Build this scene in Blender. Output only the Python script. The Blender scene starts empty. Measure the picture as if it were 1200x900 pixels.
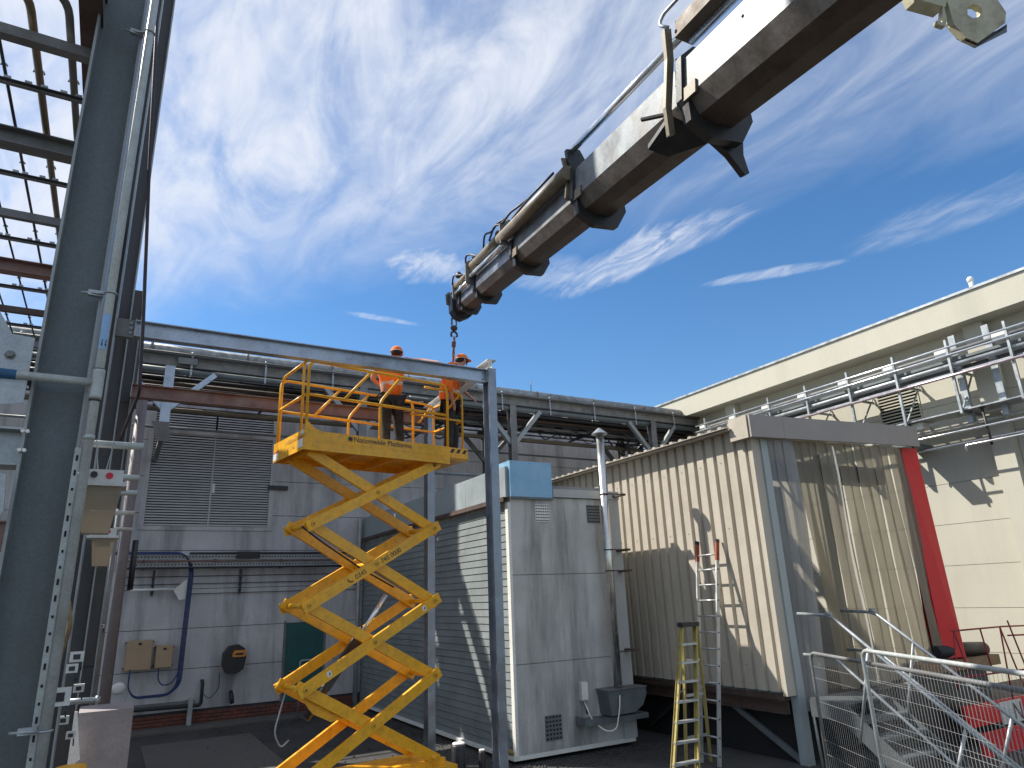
import bpy, bmesh, math, random
from mathutils import Vector as V, Matrix
random.seed(7)
C = bpy.context.scene.collection
SC = bpy.context.scene
rad = math.radians

# ------------------------------------------------------------------ camera
cam_d = bpy.data.cameras.new('camera'); cam = bpy.data.objects.new('camera', cam_d); C.objects.link(cam)
SC.camera = cam
cam_d.sensor_width = 36; cam_d.lens = 24.0; cam_d.clip_end = 5000; cam_d.clip_start = 0.05
CR = V((0.871, -0.491, -0.038)); CD = V((0.115, 0.277, -0.954)); CF = V((0.478, 0.826, 0.298))
CF.normalize(); CR = (CR - CF*CR.dot(CF)).normalized(); CD = CF.cross(CR).normalized()
if CD.z > 0: CD = -CD
M = Matrix(((CR.x, -CD.x, -CF.x, 0), (CR.y, -CD.y, -CF.y, 0), (CR.z, -CD.z, -CF.z, 2.6), (0, 0, 0, 1)))
cam.matrix_world = M
SC.render.resolution_x = 1024; SC.render.resolution_y = 768

# ------------------------------------------------------------------ light
SUN = V((-1.0, 1.02, 1.46)).normalized()          # towards the sun
sun_d = bpy.data.lights.new('sun', 'SUN'); sun = bpy.data.objects.new('sun', sun_d); C.objects.link(sun)
sun_d.energy = 5.0; sun_d.angle = rad(0.5); sun_d.color = (1.0, 0.95, 0.86)
sun.rotation_euler = SUN.to_track_quat('Z', 'Y').to_euler()
W = bpy.data.worlds.new('World'); SC.world = W; W.use_nodes = True
nt = W.node_tree; nt.nodes.clear(); NW = nt.nodes.new; LK = nt.links.new
wo = NW('ShaderNodeOutputWorld'); bg = NW('ShaderNodeBackground'); bg.inputs[1].default_value = 0.112
sky = NW('ShaderNodeTexSky'); sky.sky_type = 'NISHITA'; sky.sun_disc = False
sky.sun_elevation = math.asin(SUN.z); sky.sun_rotation = math.atan2(SUN.x, SUN.y)
sky.air_density = 1.0; sky.dust_density = 0.15; sky.ozone_density = 3.0
def wmath(op, a, b=None, c=None):
    n = NW('ShaderNodeMath'); n.operation = op
    for i, x in enumerate((a, b, c)):
        if x is None: continue
        if isinstance(x, (int, float)): n.inputs[i].default_value = x
        else: LK(x, n.inputs[i])
    return n.outputs[0]
tc = NW('ShaderNodeTexCoord'); sp = NW('ShaderNodeSeparateXYZ'); LK(tc.outputs['Generated'], sp.inputs[0])
zc = wmath('MAXIMUM', sp.outputs[2], 0.06)
px = wmath('DIVIDE', sp.outputs[0], zc); py = wmath('DIVIDE', sp.outputs[1], zc)
cmb = NW('ShaderNodeCombineXYZ'); LK(px, cmb.inputs[0]); LK(py, cmb.inputs[1])
def cloudnoise(rot, sx, sy, scale, detail, dist, off=0):
    mp = NW('ShaderNodeMapping'); mp.inputs['Rotation'].default_value = (0, 0, rot); mp.inputs['Scale'].default_value = (sx, sy, 1)
    mp.inputs['Location'].default_value = (off, off*0.7, off*0.3); LK(cmb.outputs[0], mp.inputs[0])
    n = NW('ShaderNodeTexNoise'); n.inputs['Scale'].default_value = scale; n.inputs['Detail'].default_value = detail
    n.inputs['Roughness'].default_value = 0.6; n.inputs['Distortion'].default_value = dist; LK(mp.outputs[0], n.inputs[0])
    return n.outputs[0]
def ramp(x, a, b, lo=0.0, hi=1.0):
    m = NW('ShaderNodeMapRange'); m.interpolation_type = 'SMOOTHSTEP'; LK(x, m.inputs[0])
    m.inputs[1].default_value = a; m.inputs[2].default_value = b; m.inputs[3].default_value = lo; m.inputs[4].default_value = hi
    return m.outputs[0]
n_soft = cloudnoise(rad(-12), 1.0, 0.45, 1.5, 8, 0.9, 3.1)
n_mid = cloudnoise(rad(8), 1.0, 0.42, 3.6, 10, 1.9, 5.2)
n_fine = cloudnoise(rad(-20), 1.0, 0.35, 11.0, 10, 1.6, 7.7)
# a sheet of cirrus lies over the near and left part of the sky and thins towards the horizon
q_ = wmath('ADD', wmath('ADD', wmath('MULTIPLY', py, 0.78), wmath('MULTIPLY', px, 0.95)), wmath('MULTIPLY', wmath('SUBTRACT', n_soft, 0.5), 1.5))
dens = ramp(q_, 1.3, 2.35, 1.0, 0.0)
tex = ramp(wmath('ADD', wmath('MULTIPLY', n_soft, 0.55), wmath('MULTIPLY', n_mid, 0.45)), 0.36, 0.64, 0.22, 1.0)
right = ramp(px, 0.5, 1.3, 1.0, 0.72)
cl = wmath('MULTIPLY', wmath('MULTIPLY', dens, tex), wmath('MULTIPLY', right, 0.98))
def tuft(cx, cy, sx, sy, rot, amp, lo=0.46, hi=0.70):
    """one separate small cirrus tuft at its own place in the cloud layer"""
    c_, s_ = math.cos(rot), math.sin(rot)
    dx = wmath('SUBTRACT', px, cx); dy = wmath('SUBTRACT', py, cy)
    u = wmath('MULTIPLY', wmath('ADD', wmath('MULTIPLY', dx, c_), wmath('MULTIPLY', dy, s_)), 1/sx)
    v = wmath('MULTIPLY', wmath('SUBTRACT', wmath('MULTIPLY', dy, c_), wmath('MULTIPLY', dx, s_)), 1/sy)
    g = wmath('SUBTRACT', 1.0, wmath('ADD', wmath('MULTIPLY', u, u), wmath('MULTIPLY', v, v)))
    g = wmath('MULTIPLY', ramp(wmath('ADD', wmath('MAXIMUM', g, -1.0), wmath('MULTIPLY', wmath('SUBTRACT', n_mid, 0.5), 2.2)), 0.0, 1.0, 0.0, amp), ramp(n_fine, 0.32, 0.66, 0.22, 0.9))
    return g
for a_ in ((1.30, 1.46, 0.13, 0.42, rad(12), 0.8), (1.12, 1.66, 0.22, 0.16, 0.2, 0.35), (0.76, 1.80, 0.16, 0.14, 0.3, 0.7), (1.80, 1.36, 0.24, 0.05, rad(-48), 0.62), (2.0, 0.82, 0.14, 0.38, rad(18), 0.28), (0.75, 2.25, 0.18, 0.03, 0.0, 0.5)):
    cl = wmath('MAXIMUM', cl, tuft(*a_))
cl = wmath('MULTIPLY', cl, ramp(sp.outputs[2], 0.02, 0.30))
hsv = NW('ShaderNodeHueSaturation'); hsv.inputs['Saturation'].default_value = 1.22; LK(sky.outputs[0], hsv.inputs['Color'])
mixc = NW('ShaderNodeMixRGB'); LK(cl, mixc.inputs[0]); LK(hsv.outputs[0], mixc.inputs[1]); mixc.inputs[2].default_value = (5.3, 5.55, 6.1, 1)
LK(mixc.outputs[0], bg.inputs[0]); LK(bg.outputs[0], wo.inputs[0])
SC.view_settings.view_transform = 'Standard'; SC.view_settings.look = 'None'
SC.view_settings.exposure = 0.55; SC.view_settings.gamma = 1.0
SC.render.engine = 'CYCLES'

# ------------------------------------------------------------------ materials
MATS = {}
def mat(name, col, rough=0.6, metal=0.0, var=0.25, vs=3.0, fine=0.12, fs=40.0, bump=0.15, bs=60.0, dirt=None, da=0.0, ds=1.2, streak=False, spec=0.5):
    """procedural weathered surface: broad tone drift, fine grain, dirt patches or rain streaks, fine relief"""
    if name in MATS: return MATS[name]
    m = bpy.data.materials.new(name); m.use_nodes = True; MATS[name] = m
    t = m.node_tree; p = t.nodes['Principled BSDF']; N = t.nodes.new; L = t.links.new
    g = N('ShaderNodeNewGeometry')
    def noise(scale, detail=4, vec=None, r=0.6):
        n = N('ShaderNodeTexNoise'); n.inputs['Scale'].default_value = scale; n.inputs['Detail'].default_value = detail
        n.inputs['Roughness'].default_value = r; L(vec or g.outputs['Position'], n.inputs[0]); return n.outputs[0]
    def mr(x, a, b, lo, hi):
        q = N('ShaderNodeMapRange'); L(x, q.inputs[0]); q.inputs[1].default_value = a; q.inputs[2].default_value = b
        q.inputs[3].default_value = lo; q.inputs[4].default_value = hi; return q.outputs[0]
    def mix(kind, f, a, b):
        q = N('ShaderNodeMixRGB'); q.blend_type = kind
        for i, x in enumerate((f, a, b)):
            if isinstance(x, (int, float)): q.inputs[i].default_value = x
            elif isinstance(x, tuple): q.inputs[i].default_value = (*x, 1)
            else: L(x, q.inputs[i])
        return q.outputs[0]
    n1 = noise(vs, 5); n2 = noise(fs, 3)
    f1 = mr(n1, 0.3, 0.7, 1-var, 1+var*0.6); f2 = mr(n2, 0.3, 0.7, 1-fine, 1+fine)
    mm = N('ShaderNodeMath'); mm.operation = 'MULTIPLY'; L(f1, mm.inputs[0]); L(f2, mm.inputs[1])
    hs = N('ShaderNodeHueSaturation'); hs.inputs['Color'].default_value = (*col, 1); L(mm.outputs[0], hs.inputs['Value'])
    c = hs.outputs[0]
    if dirt is not None:
        mp = N('ShaderNodeMapping'); L(g.outputs['Position'], mp.inputs[0])
        mp.inputs['Scale'].default_value = (1, 1, 0.13) if streak else (1, 1, 1)
        d = noise(ds, 6, mp.outputs[0], 0.65)
        d = mr(d, 0.46, 0.72, 0, da)
        c = mix('MIX', d, c, dirt)
    L(c, p.inputs['Base Color'])
    p.inputs['Metallic'].default_value = metal; p.inputs['Specular IOR Level'].default_value = spec
    rr = mr(n1, 0.3, 0.7, max(0.05, rough-0.1), min(1, rough+0.12)); L(rr, p.inputs['Roughness'])
    if bump:
        b = N('ShaderNodeBump'); b.inputs['Strength'].default_value = bump; b.inputs['Distance'].default_value = 0.01
        L(noise(bs, 4), b.inputs['Height']); L(b.outputs[0], p.inputs['Normal'])
    return m
GALV = mat('galvanised_steel', (0.38, 0.41, 0.43), 0.45, 0.55, 0.3, 5, 0.12, 60, 0.1, 30, (0.2, 0.2, 0.2), 0.4, 3)
GALVD = mat('dull_galvanised_steel', (0.155, 0.18, 0.19), 0.6, 0.3, 0.25, 2.5, 0.12, 60, 0.12, 40, (0.09, 0.085, 0.08), 0.5, 2, True)
GALVM = mat('lit_flange_and_brace_steel', (0.29, 0.31, 0.315), 0.5, 0.3, 0.2, 4, 0.1, 60, 0.1, 40)  # column flanges made paler as if catching light; also mid-tone rack braces
GALVO = mat('old_grey_steel', (0.20, 0.205, 0.21), 0.6, 0.3, 0.3, 2.5, 0.12, 60, 0.12, 40, (0.10, 0.08, 0.06), 0.55, 2)
NEWST = mat('new_mill_steel', (0.42, 0.47, 0.54), 0.34, 0.6, 0.3, 4, 0.1, 50, 0.1, 40, (0.30, 0.24, 0.21), 0.4, 2.5)
RUST = mat('red_oxide_steel', (0.23, 0.13, 0.11), 0.55, 0.15, 0.3, 4, 0.12, 50, 0.12, 40, (0.33, 0.27, 0.26), 0.6, 2.5)
RUSTD = mat('dark_rusty_steel', (0.09, 0.055, 0.045), 0.7, 0.1, 0.35, 4, 0.15, 50, 0.15, 40, (0.16, 0.15, 0.14), 0.4, 3)
PALEP = mat('pale_grey_tube', (0.44, 0.47, 0.46), 0.5, 0.25, 0.15, 5, 0.1, 60, 0.06, 40, (0.22, 0.2, 0.17), 0.5, 4)
CHROME = mat('chrome_rod', (0.78, 0.80, 0.83), 0.22, 0.8, 0.05, 4, 0.02, 60, 0, 40)
BLACK = mat('black_plastic', (0.02, 0.02, 0.022), 0.5, 0, 0.2, 4, 0.1, 60, 0.1, 60)
DARKM = mat('dark_painted_metal', (0.035, 0.037, 0.042), 0.45, 0.2, 0.25, 6, 0.1, 60, 0.1, 60, (0.1, 0.07, 0.05), 0.3, 4)
YEL = mat('yellow_paint', (0.88, 0.43, 0.012), 0.38, 0, 0.14, 3, 0.06, 60, 0.08, 40, (0.34, 0.17, 0.03), 0.45, 13)
WALLG = mat('grey_rendered_panel', (0.56, 0.55, 0.56), 0.85, 0, 0.18, 0.9, 0.08, 30, 0.2, 50, (0.15, 0.14, 0.145), 0.9, 1.3, True)
JOINT = mat('panel_joint', (0.06, 0.06, 0.065), 0.9)
CREAM = mat('cream_painted_wall', (0.50, 0.48, 0.40), 0.85, 0, 0.06, 0.8, 0.04, 30, 0.15, 60, (0.37, 0.355, 0.30), 0.5, 1.0, True)
CREAMJ = mat('cream_wall_joint', (0.25, 0.235, 0.19), 0.9)
BEIGE = mat('beige_cladding_paint', (0.47, 0.425, 0.35), 0.55, 0, 0.08, 2, 0.05, 50, 0.05, 60, (0.38, 0.33, 0.26), 0.5, 2, True)
GREYF = mat('grey_flashing_paint', (0.33, 0.295, 0.275), 0.55, 0, 0.1, 2, 0.05, 50, 0.05, 60)
RENDER = mat('stained_render', (0.54, 0.535, 0.51), 0.85, 0, 0.2, 1.2, 0.06, 30, 0.15, 60, (0.20, 0.197, 0.185), 1.0, 2.1, True)
RENDERL = mat('pale_render', (0.45, 0.46, 0.45), 0.8, 0, 0.12, 2, 0.06, 30, 0.15, 60, (0.3, 0.29, 0.26), 0.5, 1.6, True)
PLANK = mat('pale_plank', (0.225, 0.255, 0.26), 0.6, 0, 0.15, 1.5, 0.08, 40, 0.1, 60, (0.13, 0.14, 0.135), 0.6, 2.0)
FASC = mat('pale_sheet_fascia', (0.36, 0.41, 0.43), 0.45, 0.2, 0.12, 2, 0.05, 40, 0.05, 60, (0.35, 0.36, 0.36), 0.5, 2.0, True)
BLUESH = mat('blue_film_sheet', (0.24, 0.46, 0.66), 0.4, 0.1, 0.12, 3, 0.05, 40, 0.05, 60, (0.35, 0.5, 0.62), 0.6, 3)
BRICKD = mat('dark_red_brick', (0.20, 0.075, 0.055), 0.9, 0, 0.35, 8, 0.15, 50, 0.3, 60, (0.05, 0.04, 0.04), 0.5, 1.5)
GROUND = mat('stained_concrete_ground', (0.058, 0.056, 0.055), 0.85, 0, 0.4, 0.6, 0.15, 30, 0.3, 30, (0.02, 0.019, 0.019), 0.85, 0.7)
SLAB = mat('pale_concrete', (0.115, 0.108, 0.10), 0.9, 0, 0.25, 1.5, 0.15, 30, 0.3, 30, (0.08, 0.075, 0.07), 0.5, 1.5)
PIER = mat('concrete_pier', (0.34, 0.30, 0.30), 0.9, 0, 0.2, 2.5, 0.12, 30, 0.25, 40, (0.2, 0.18, 0.18), 0.5, 3)
BLUEC = mat('blue_cable', (0.015, 0.035, 0.13), 0.5, 0, 0.2, 8, 0.1, 60, 0.05)
TANBOX = mat('tan_enclosure', (0.44, 0.31, 0.19), 0.5, 0, 0.1, 3, 0.04, 60, 0.04)
ORANGEP = mat('orange_plastic', (0.65, 0.25, 0.04), 0.5)
TEAL = mat('dark_teal_paint', (0.012, 0.10, 0.10), 0.5, 0, 0.2, 3)
LOUVM = mat('grey_louvre_metal', (0.64, 0.625, 0.62), 0.5, 0.2, 0.12, 3, 0.05, 40, 0.05)
DARK = mat('dark_void_shade', (0.012, 0.012, 0.013), 0.95, 0, 0.1, 3, 0, 40, 0)
REDP = mat('red_paint', (0.68, 0.014, 0.022), 0.45, 0, 0.15, 3, 0.06, 50, 0.05, 50, (0.40, 0.02, 0.02), 0.4, 3)
REDR = mat('dull_red_tube', (0.28, 0.03, 0.035), 0.55, 0, 0.2, 5, 0.1, 50)
WHITEP = mat('white_plastic', (0.62, 0.62, 0.60), 0.45, 0, 0.1, 5, 0.05, 60, 0.03, 50, (0.4, 0.37, 0.33), 0.4, 8)
REDB = mat('red_button', (0.55, 0.02, 0.04), 0.4)
WHITEPAINT = mat('white_paint', (0.78, 0.77, 0.72), 0.5, 0, 0.08, 4)
CREAMP = mat('cream_crane_paint', (0.66, 0.64, 0.46), 0.4, 0, 0.15, 3, 0.05, 40, 0.05, 40, (0.22, 0.15, 0.07), 0.7, 7)
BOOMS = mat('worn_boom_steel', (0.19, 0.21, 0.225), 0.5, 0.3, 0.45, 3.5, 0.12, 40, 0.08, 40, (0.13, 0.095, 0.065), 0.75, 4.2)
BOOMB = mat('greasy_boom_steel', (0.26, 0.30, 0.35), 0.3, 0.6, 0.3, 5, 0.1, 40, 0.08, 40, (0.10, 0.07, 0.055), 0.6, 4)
TANM = mat('tan_cylinder_paint', (0.20, 0.165, 0.11), 0.5, 0.1, 0.3, 6, 0.1, 50, 0.08, 50, (0.09, 0.06, 0.045), 0.6, 7)
WOOD = mat('weathered_timber', (0.30, 0.20, 0.12), 0.85, 0, 0.3, 6, 0.15, 50, 0.3, 50)
FIBY = mat('yellow_fibreglass', (0.40, 0.32, 0.10), 0.5, 0, 0.2, 5, 0.08, 50, 0.05, 50, (0.25, 0.2, 0.1), 0.5, 6)
ALU = mat('ladder_aluminium', (0.52, 0.53, 0.53), 0.4, 0.6, 0.15, 6, 0.08, 60, 0.05, 50, (0.3, 0.28, 0.25), 0.4, 8)
SKIN = mat('sunburnt_skin', (0.52, 0.25, 0.17), 0.55, 0, 0.08, 12, 0.03, 60, 0.03)
HAIR = mat('dark_hair', (0.03, 0.02, 0.015), 0.8, 0, 0.2, 30)
HIVIS = mat('orange_hi_vis_cloth', (0.95, 0.20, 0.03), 0.8, 0, 0.10, 9, 0.05, 80, 0.3, 25, spec=0.2)
REFL = mat('silver_reflective_tape', (0.62, 0.60, 0.55), 0.5, 0, 0.1, 12)
TROUS = mat('black_work_cloth', (0.022, 0.021, 0.023), 0.9, 0, 0.4, 9, 0.1, 80, 0.4, 22, (0.10, 0.10, 0.10), 0.4, 10)
BOOT = mat('tan_boot_leather', (0.28, 0.19, 0.12), 0.7, 0, 0.2, 12)
BROWNR = mat('brown_webbing', (0.22, 0.11, 0.10), 0.8, 0, 0.4, 25)
INK = mat('dark_print', (0.03, 0.03, 0.05), 0.6, 0, 0.1, 10, 0, 40, 0)
INKF = mat('faint_print', (0.60, 0.36, 0.06), 0.6, 0, 0.1, 10, 0, 40, 0)
LBLUE = mat('pale_blue_label', (0.25, 0.42, 0.66), 0.5, 0, 0.1, 10, 0, 40, 0)
BLUEPNT = mat('blue_painted_tube', (0.03, 0.13, 0.28), 0.5)
def strip_mat(name, col, tr, haze):
    m = bpy.data.materials.new(name); m.use_nodes = True; t = m.node_tree; t.nodes.clear(); N = t.nodes.new; L = t.links.new
    o = N('ShaderNodeOutputMaterial'); g = N('ShaderNodeNewGeometry')
    n = N('ShaderNodeTexNoise'); n.inputs['Scale'].default_value = 1.6; n.inputs['Detail'].default_value = 6
    mp = N('ShaderNodeMapping'); mp.inputs['Scale'].default_value = (1.6, 1.6, 0.35); L(g.outputs['Position'], mp.inputs[0]); L(mp.outputs[0], n.inputs[0])
    r = N('ShaderNodeMapRange'); L(n.outputs[0], r.inputs[0]); r.inputs[1].default_value = 0.3; r.inputs[2].default_value = 0.7
    r.inputs[3].default_value = tr*0.55; r.inputs[4].default_value = min(0.95, tr*1.35)
    a = N('ShaderNodeBsdfTransparent'); a.inputs[0].default_value = (col[0]*0.3+0.66, col[1]*0.3+0.62, col[2]*0.3+0.56, 1)
    b = N('ShaderNodeBsdfTranslucent'); b.inputs[0].default_value = (*col, 1)
    d = N('ShaderNodeBsdfDiffuse'); d.inputs[0].default_value = (*[x*0.8 for x in col], 1)
    gl = N('ShaderNodeBsdfGlossy'); gl.inputs[0].default_value = (0.8, 0.8, 0.8, 1); gl.inputs['Roughness'].default_value = 0.25
    m1 = N('ShaderNodeMixShader'); m1.inputs[0].default_value = haze; L(b.outputs[0], m1.inputs[1]); L(d.outputs[0], m1.inputs[2])
    m2 = N('ShaderNodeMixShader'); L(r.outputs[0], m2.inputs[0]); L(m1.outputs[0], m2.inputs[1]); L(a.outputs[0], m2.inputs[2])
    fr = N('ShaderNodeFresnel'); fr.inputs[0].default_value = 1.35
    bp = N('ShaderNodeBump'); bp.inputs['Strength'].default_value = 0.35; bp.inputs['Distance'].default_value = 0.03
    n2 = N('ShaderNodeTexNoise'); n2.inputs['Scale'].default_value = 7; n2.inputs['Detail'].default_value = 3; L(mp.outputs[0], n2.inputs[0]); L(n2.outputs[0], bp.inputs['Height']); L(bp.outputs[0], gl.inputs['Normal'])
    m3 = N('ShaderNodeMixShader'); L(fr.outputs[0], m3.inputs[0]); L(m2.outputs[0], m3.inputs[1]); L(gl.outputs[0], m3.inputs[2])
    L(m3.outputs[0], o.inputs[0]); return m
STRIP = strip_mat('dirty_pvc_strip', (0.82, 0.75, 0.62), 0.30, 0.15)
STRIPC = strip_mat('clear_pvc_strip', (0.74, 0.74, 0.76), 0.44, 0.4)
TRANS = strip_mat('brown_translucent_plastic', (0.55, 0.47, 0.36), 0.35, 0.6)

# ------------------------------------------------------------------ mesh building
def frame_of(d, up=V((0, 0, 1))):
    d = d.normalized(); s = d.cross(up)
    if s.length < 1e-4: s = d.cross(V((0, 1, 0)))
    s.normalize(); u = s.cross(d).normalized(); return d, s, u
class MB:
    def __init__(s): s.v = []; s.f = []; s.sm = []; s.mi = []
    def add(s, vs, fs, smooth=False, mi=0):
        b = len(s.v); s.v += [V(x) for x in vs]; s.f += [[b+i for i in f] for f in fs]; s.sm += [smooth]*len(fs); s.mi += [mi]*len(fs); return s
    def box(s, a, b, mi=0):
        x0, x1 = sorted((a[0], b[0])); y0, y1 = sorted((a[1], b[1])); z0, z1 = sorted((a[2], b[2]))
        return s.add([(x0, y0, z0), (x1, y0, z0), (x1, y1, z0), (x0, y1, z0), (x0, y0, z1), (x1, y0, z1), (x1, y1, z1), (x0, y1, z1)],
                     [(0, 3, 2, 1), (4, 5, 6, 7), (0, 1, 5, 4), (1, 2, 6, 5), (2, 3, 7, 6), (3, 0, 4, 7)], mi=mi)
    def bar(s, a, b, w, h, up=V((0, 0, 1)), mi=0):
        a = V(a); b = V(b); d, sd, u = frame_of(b-a, V(up)); sd = sd*w/2; u = u*h/2
        return s.add([a-sd-u, a+sd-u, a+sd+u, a-sd+u, b-sd-u, b+sd-u, b+sd+u, b-sd+u],
                     [(0, 1, 2, 3), (7, 6, 5, 4), (0, 4, 5, 1), (1, 5, 6, 2), (2, 6, 7, 3), (3, 7, 4, 0)], mi=mi)
    def prof(s, a, b, pts, up=V((0, 0, 1)), mi=0, smooth=False, scale2=1.0):
        """extrude the closed outline pts (side, up) from a to b"""
        a = V(a); b = V(b); d, sd, u = frame_of(b-a, V(up)); n = len(pts)
        vs = [a+sd*p[0]+u*p[1] for p in pts]+[b+sd*p[0]*scale2+u*p[1]*scale2 for p in pts]
        bb = len(s.v); s.v += vs
        for i in range(n):
            j = (i+1) % n; s.f.append([bb+i, bb+n+i, bb+n+j, bb+j]); s.sm.append(smooth); s.mi.append(mi)
        s.f.append([bb+i for i in range(n)]); s.f.append([bb+n+i for i in reversed(range(n))]); s.sm += [False]*2; s.mi += [mi]*2
        return s
    def ibeam(s, a, b, w, h, tf=0.014, tw=0.01, up=V((0, 0, 1)), mi=0):
        W2, H2, t2 = w/2, h/2, tw/2
        return s.prof(a, b, [(-W2, -H2), (W2, -H2), (W2, -H2+tf), (t2, -H2+tf), (t2, H2-tf), (W2, H2-tf), (W2, H2), (-W2, H2), (-W2, H2-tf), (-t2, H2-tf), (-t2, -H2+tf), (-W2, -H2+tf)], up, mi)
    def channel(s, a, b, w, h, t=0.01, up=V((0, 0, 1)), mi=0):
        """web on the -side, lips pointing +side"""
        W2, H2 = w/2, h/2
        return s.prof(a, b, [(-W2, -H2), (W2, -H2), (W2, -H2+t), (-W2+t, -H2+t), (-W2+t, H2-t), (W2, H2-t), (W2, H2), (-W2, H2)], up, mi)
    def tube(s, pts, r, n=10, mi=0, caps=True, r2=None):
        pts = [V(p) for p in pts]; m = len(pts); base = len(s.v)
        pu = None
        for i, p in enumerate(pts):
            d = (pts[min(i+1, m-1)]-pts[max(i-1, 0)]).normalized()
            if pu is None: _, sd, u = frame_of(d)
            else:
                u = (pu-d*pu.dot(d)).normalized(); sd = d.cross(u)
            pu = u
            rr = r if r2 is None else r+(r2-r)*i/(m-1)
            for k in range(n):
                a = 2*math.pi*k/n; s.v.append(p+sd*math.cos(a)*rr+u*math.sin(a)*rr)
        for i in range(m-1):
            for k in range(n):
                k2 = (k+1) % n; s.f.append([base+i*n+k, base+i*n+k2, base+(i+1)*n+k2, base+(i+1)*n+k]); s.sm.append(True); s.mi.append(mi)
        if caps:
            s.f.append([base+k for k in reversed(range(n))]); s.f.append([base+(m-1)*n+k for k in range(n)]); s.sm += [False]*2; s.mi += [mi]*2
        return s
    def lathe(s, c, prof, n=20, axis=V((0, 0, 1)), mi=0, smooth=True):
        c = V(c); d, sd, u = frame_of(V(axis)); b = len(s.v); m = len(prof)
        for (r, h) in prof:
            for k in range(n):
                a = 2*math.pi*k/n; s.v.append(c+d*h+sd*math.cos(a)*r+u*math.sin(a)*r)
        for i in range(m-1):
            for k in range(n):
                k2 = (k+1) % n; s.f.append([b+i*n+k, b+i*n+k2, b+(i+1)*n+k2, b+(i+1)*n+k]); s.sm.append(smooth); s.mi.append(mi)
        s.f.append([b+k for k in reversed(range(n))]); s.f.append([b+(m-1)*n+k for k in range(n)]); s.sm += [False]*2; s.mi += [mi]*2
        return s
    def ell(s, c, rx, ry, rz, n=14, m=9, mi=0, rot=None):
        c = V(c); vs = []; fs = []
        for i in range(m+1):
            t = math.pi*i/m
            for k in range(n):
                a = 2*math.pi*k/n; q = V((rx*math.sin(t)*math.cos(a), ry*math.sin(t)*math.sin(a), rz*math.cos(t)))
                if rot: q = rot @ q
                vs.append(c+q)
        for i in range(m):
            for k in range(n):
                k2 = (k+1) % n; fs.append((i*n+k, (i+1)*n+k, (i+1)*n+k2, i*n+k2))
        return s.add(vs, fs, True, mi)
    def poly(s, pts, n, t, mi=0):
        """flat outline pts given a thickness t along n"""
        k = len(pts); o = V(n).normalized()*t; vs = [V(p) for p in pts]+[V(p)+o for p in pts]
        fs = [list(range(k)), list(reversed(range(k, 2*k)))]+[[i, i+k, (i+1) % k+k, (i+1) % k] for i in range(k)]
        return s.add(vs, fs, mi=mi)
    def build(s, name, mats, parent=None, **tags):
        me = bpy.data.meshes.new(name); o = bpy.data.objects.new(name, me); C.objects.link(o)
        org = V((0, 0, 0)); q = parent
        while q is not None: org = org+q.location; q = q.parent
        if parent is None and s.v and tags.get('kind') != 'structure':
            lo = V((min(v.x for v in s.v), min(v.y for v in s.v), min(v.z for v in s.v))); hi = V((max(v.x for v in s.v), max(v.y for v in s.v), 0))
            org = V(((lo.x+hi.x)/2, (lo.y+hi.y)/2, lo.z)); o.location = org
        me.from_pydata([v-org for v in s.v], [], s.f)
        if not isinstance(mats, (list, tuple)): mats = [mats]
        for m in mats: me.materials.append(m)
        for p, sm, mi in zip(me.polygons, s.sm, s.mi): p.use_smooth = sm; p.material_index = mi
        bm = bmesh.new(); bm.from_mesh(me); bmesh.ops.recalc_face_normals(bm, faces=bm.faces); bm.to_mesh(me); bm.free()
        me.update()
        if parent is not None: o.parent = parent
        for k, x in tags.items(): o[k] = x
        return o
def thing(name, label, cat, loc, group=None):
    o = bpy.data.objects.new(name, None); C.objects.link(o); o.location = loc; o.empty_display_size = 0.3
    o['label'] = label; o['category'] = cat
    if group: o['group'] = group
    return o
def clone(src, parent, dloc):
    c = src.copy(); C.objects.link(c); c.parent = parent; c.location = src.location+V(dloc); return c
def arc(c, r, a0, a1, ex, ey, n=6):
    c = V(c); ex = V(ex); ey = V(ey)
    return [c+ex*r*math.cos(a0+(a1-a0)*i/n)+ey*r*math.sin(a0+(a1-a0)*i/n) for i in range(n+1)]
def bend(pts, r=0.1, n=5):
    """round the corners of a polyline"""
    pts = [V(p) for p in pts]; out = [pts[0]]
    for i in range(1, len(pts)-1):
        a, b, c = pts[i-1], pts[i], pts[i+1]; q = min(r, (a-b).length*0.45, (c-b).length*0.45)
        p0 = b+(a-b).normalized()*q; p1 = b+(c-b).normalized()*q
        for k in range(n+1):
            t = k/n; out.append(p0*(1-t)**2+b*2*t*(1-t)+p1*t*t)
    out.append(pts[-1]); return out
def text(s, size, origin, ex, ey, m, parent, name='lettering', label=None, ext=0.001):
    cu = bpy.data.curves.new(name, 'FONT'); cu.body = s; cu.size = size; cu.extrude = ext
    t = bpy.data.objects.new(name, cu); C.objects.link(t)
    me = bpy.data.meshes.new_from_object(t.evaluated_get(bpy.context.evaluated_depsgraph_get())); 
    C.objects.unlink(t); bpy.data.objects.remove(t); bpy.data.curves.remove(cu)
    ex = V(ex).normalized(); ey = V(ey).normalized(); ez = ex.cross(ey); org = V((0, 0, 0)); q = parent
    while q is not None: org = org+q.location; q = q.parent
    for v in me.vertices: v.co = V(origin)+ex*v.co.x+ey*v.co.y+ez*v.co.z-org
    me.materials.clear(); me.materials.append(m); o = bpy.data.objects.new(name, me); C.objects.link(o); o.parent = parent
    if label: o['label'] = label
    return o

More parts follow.
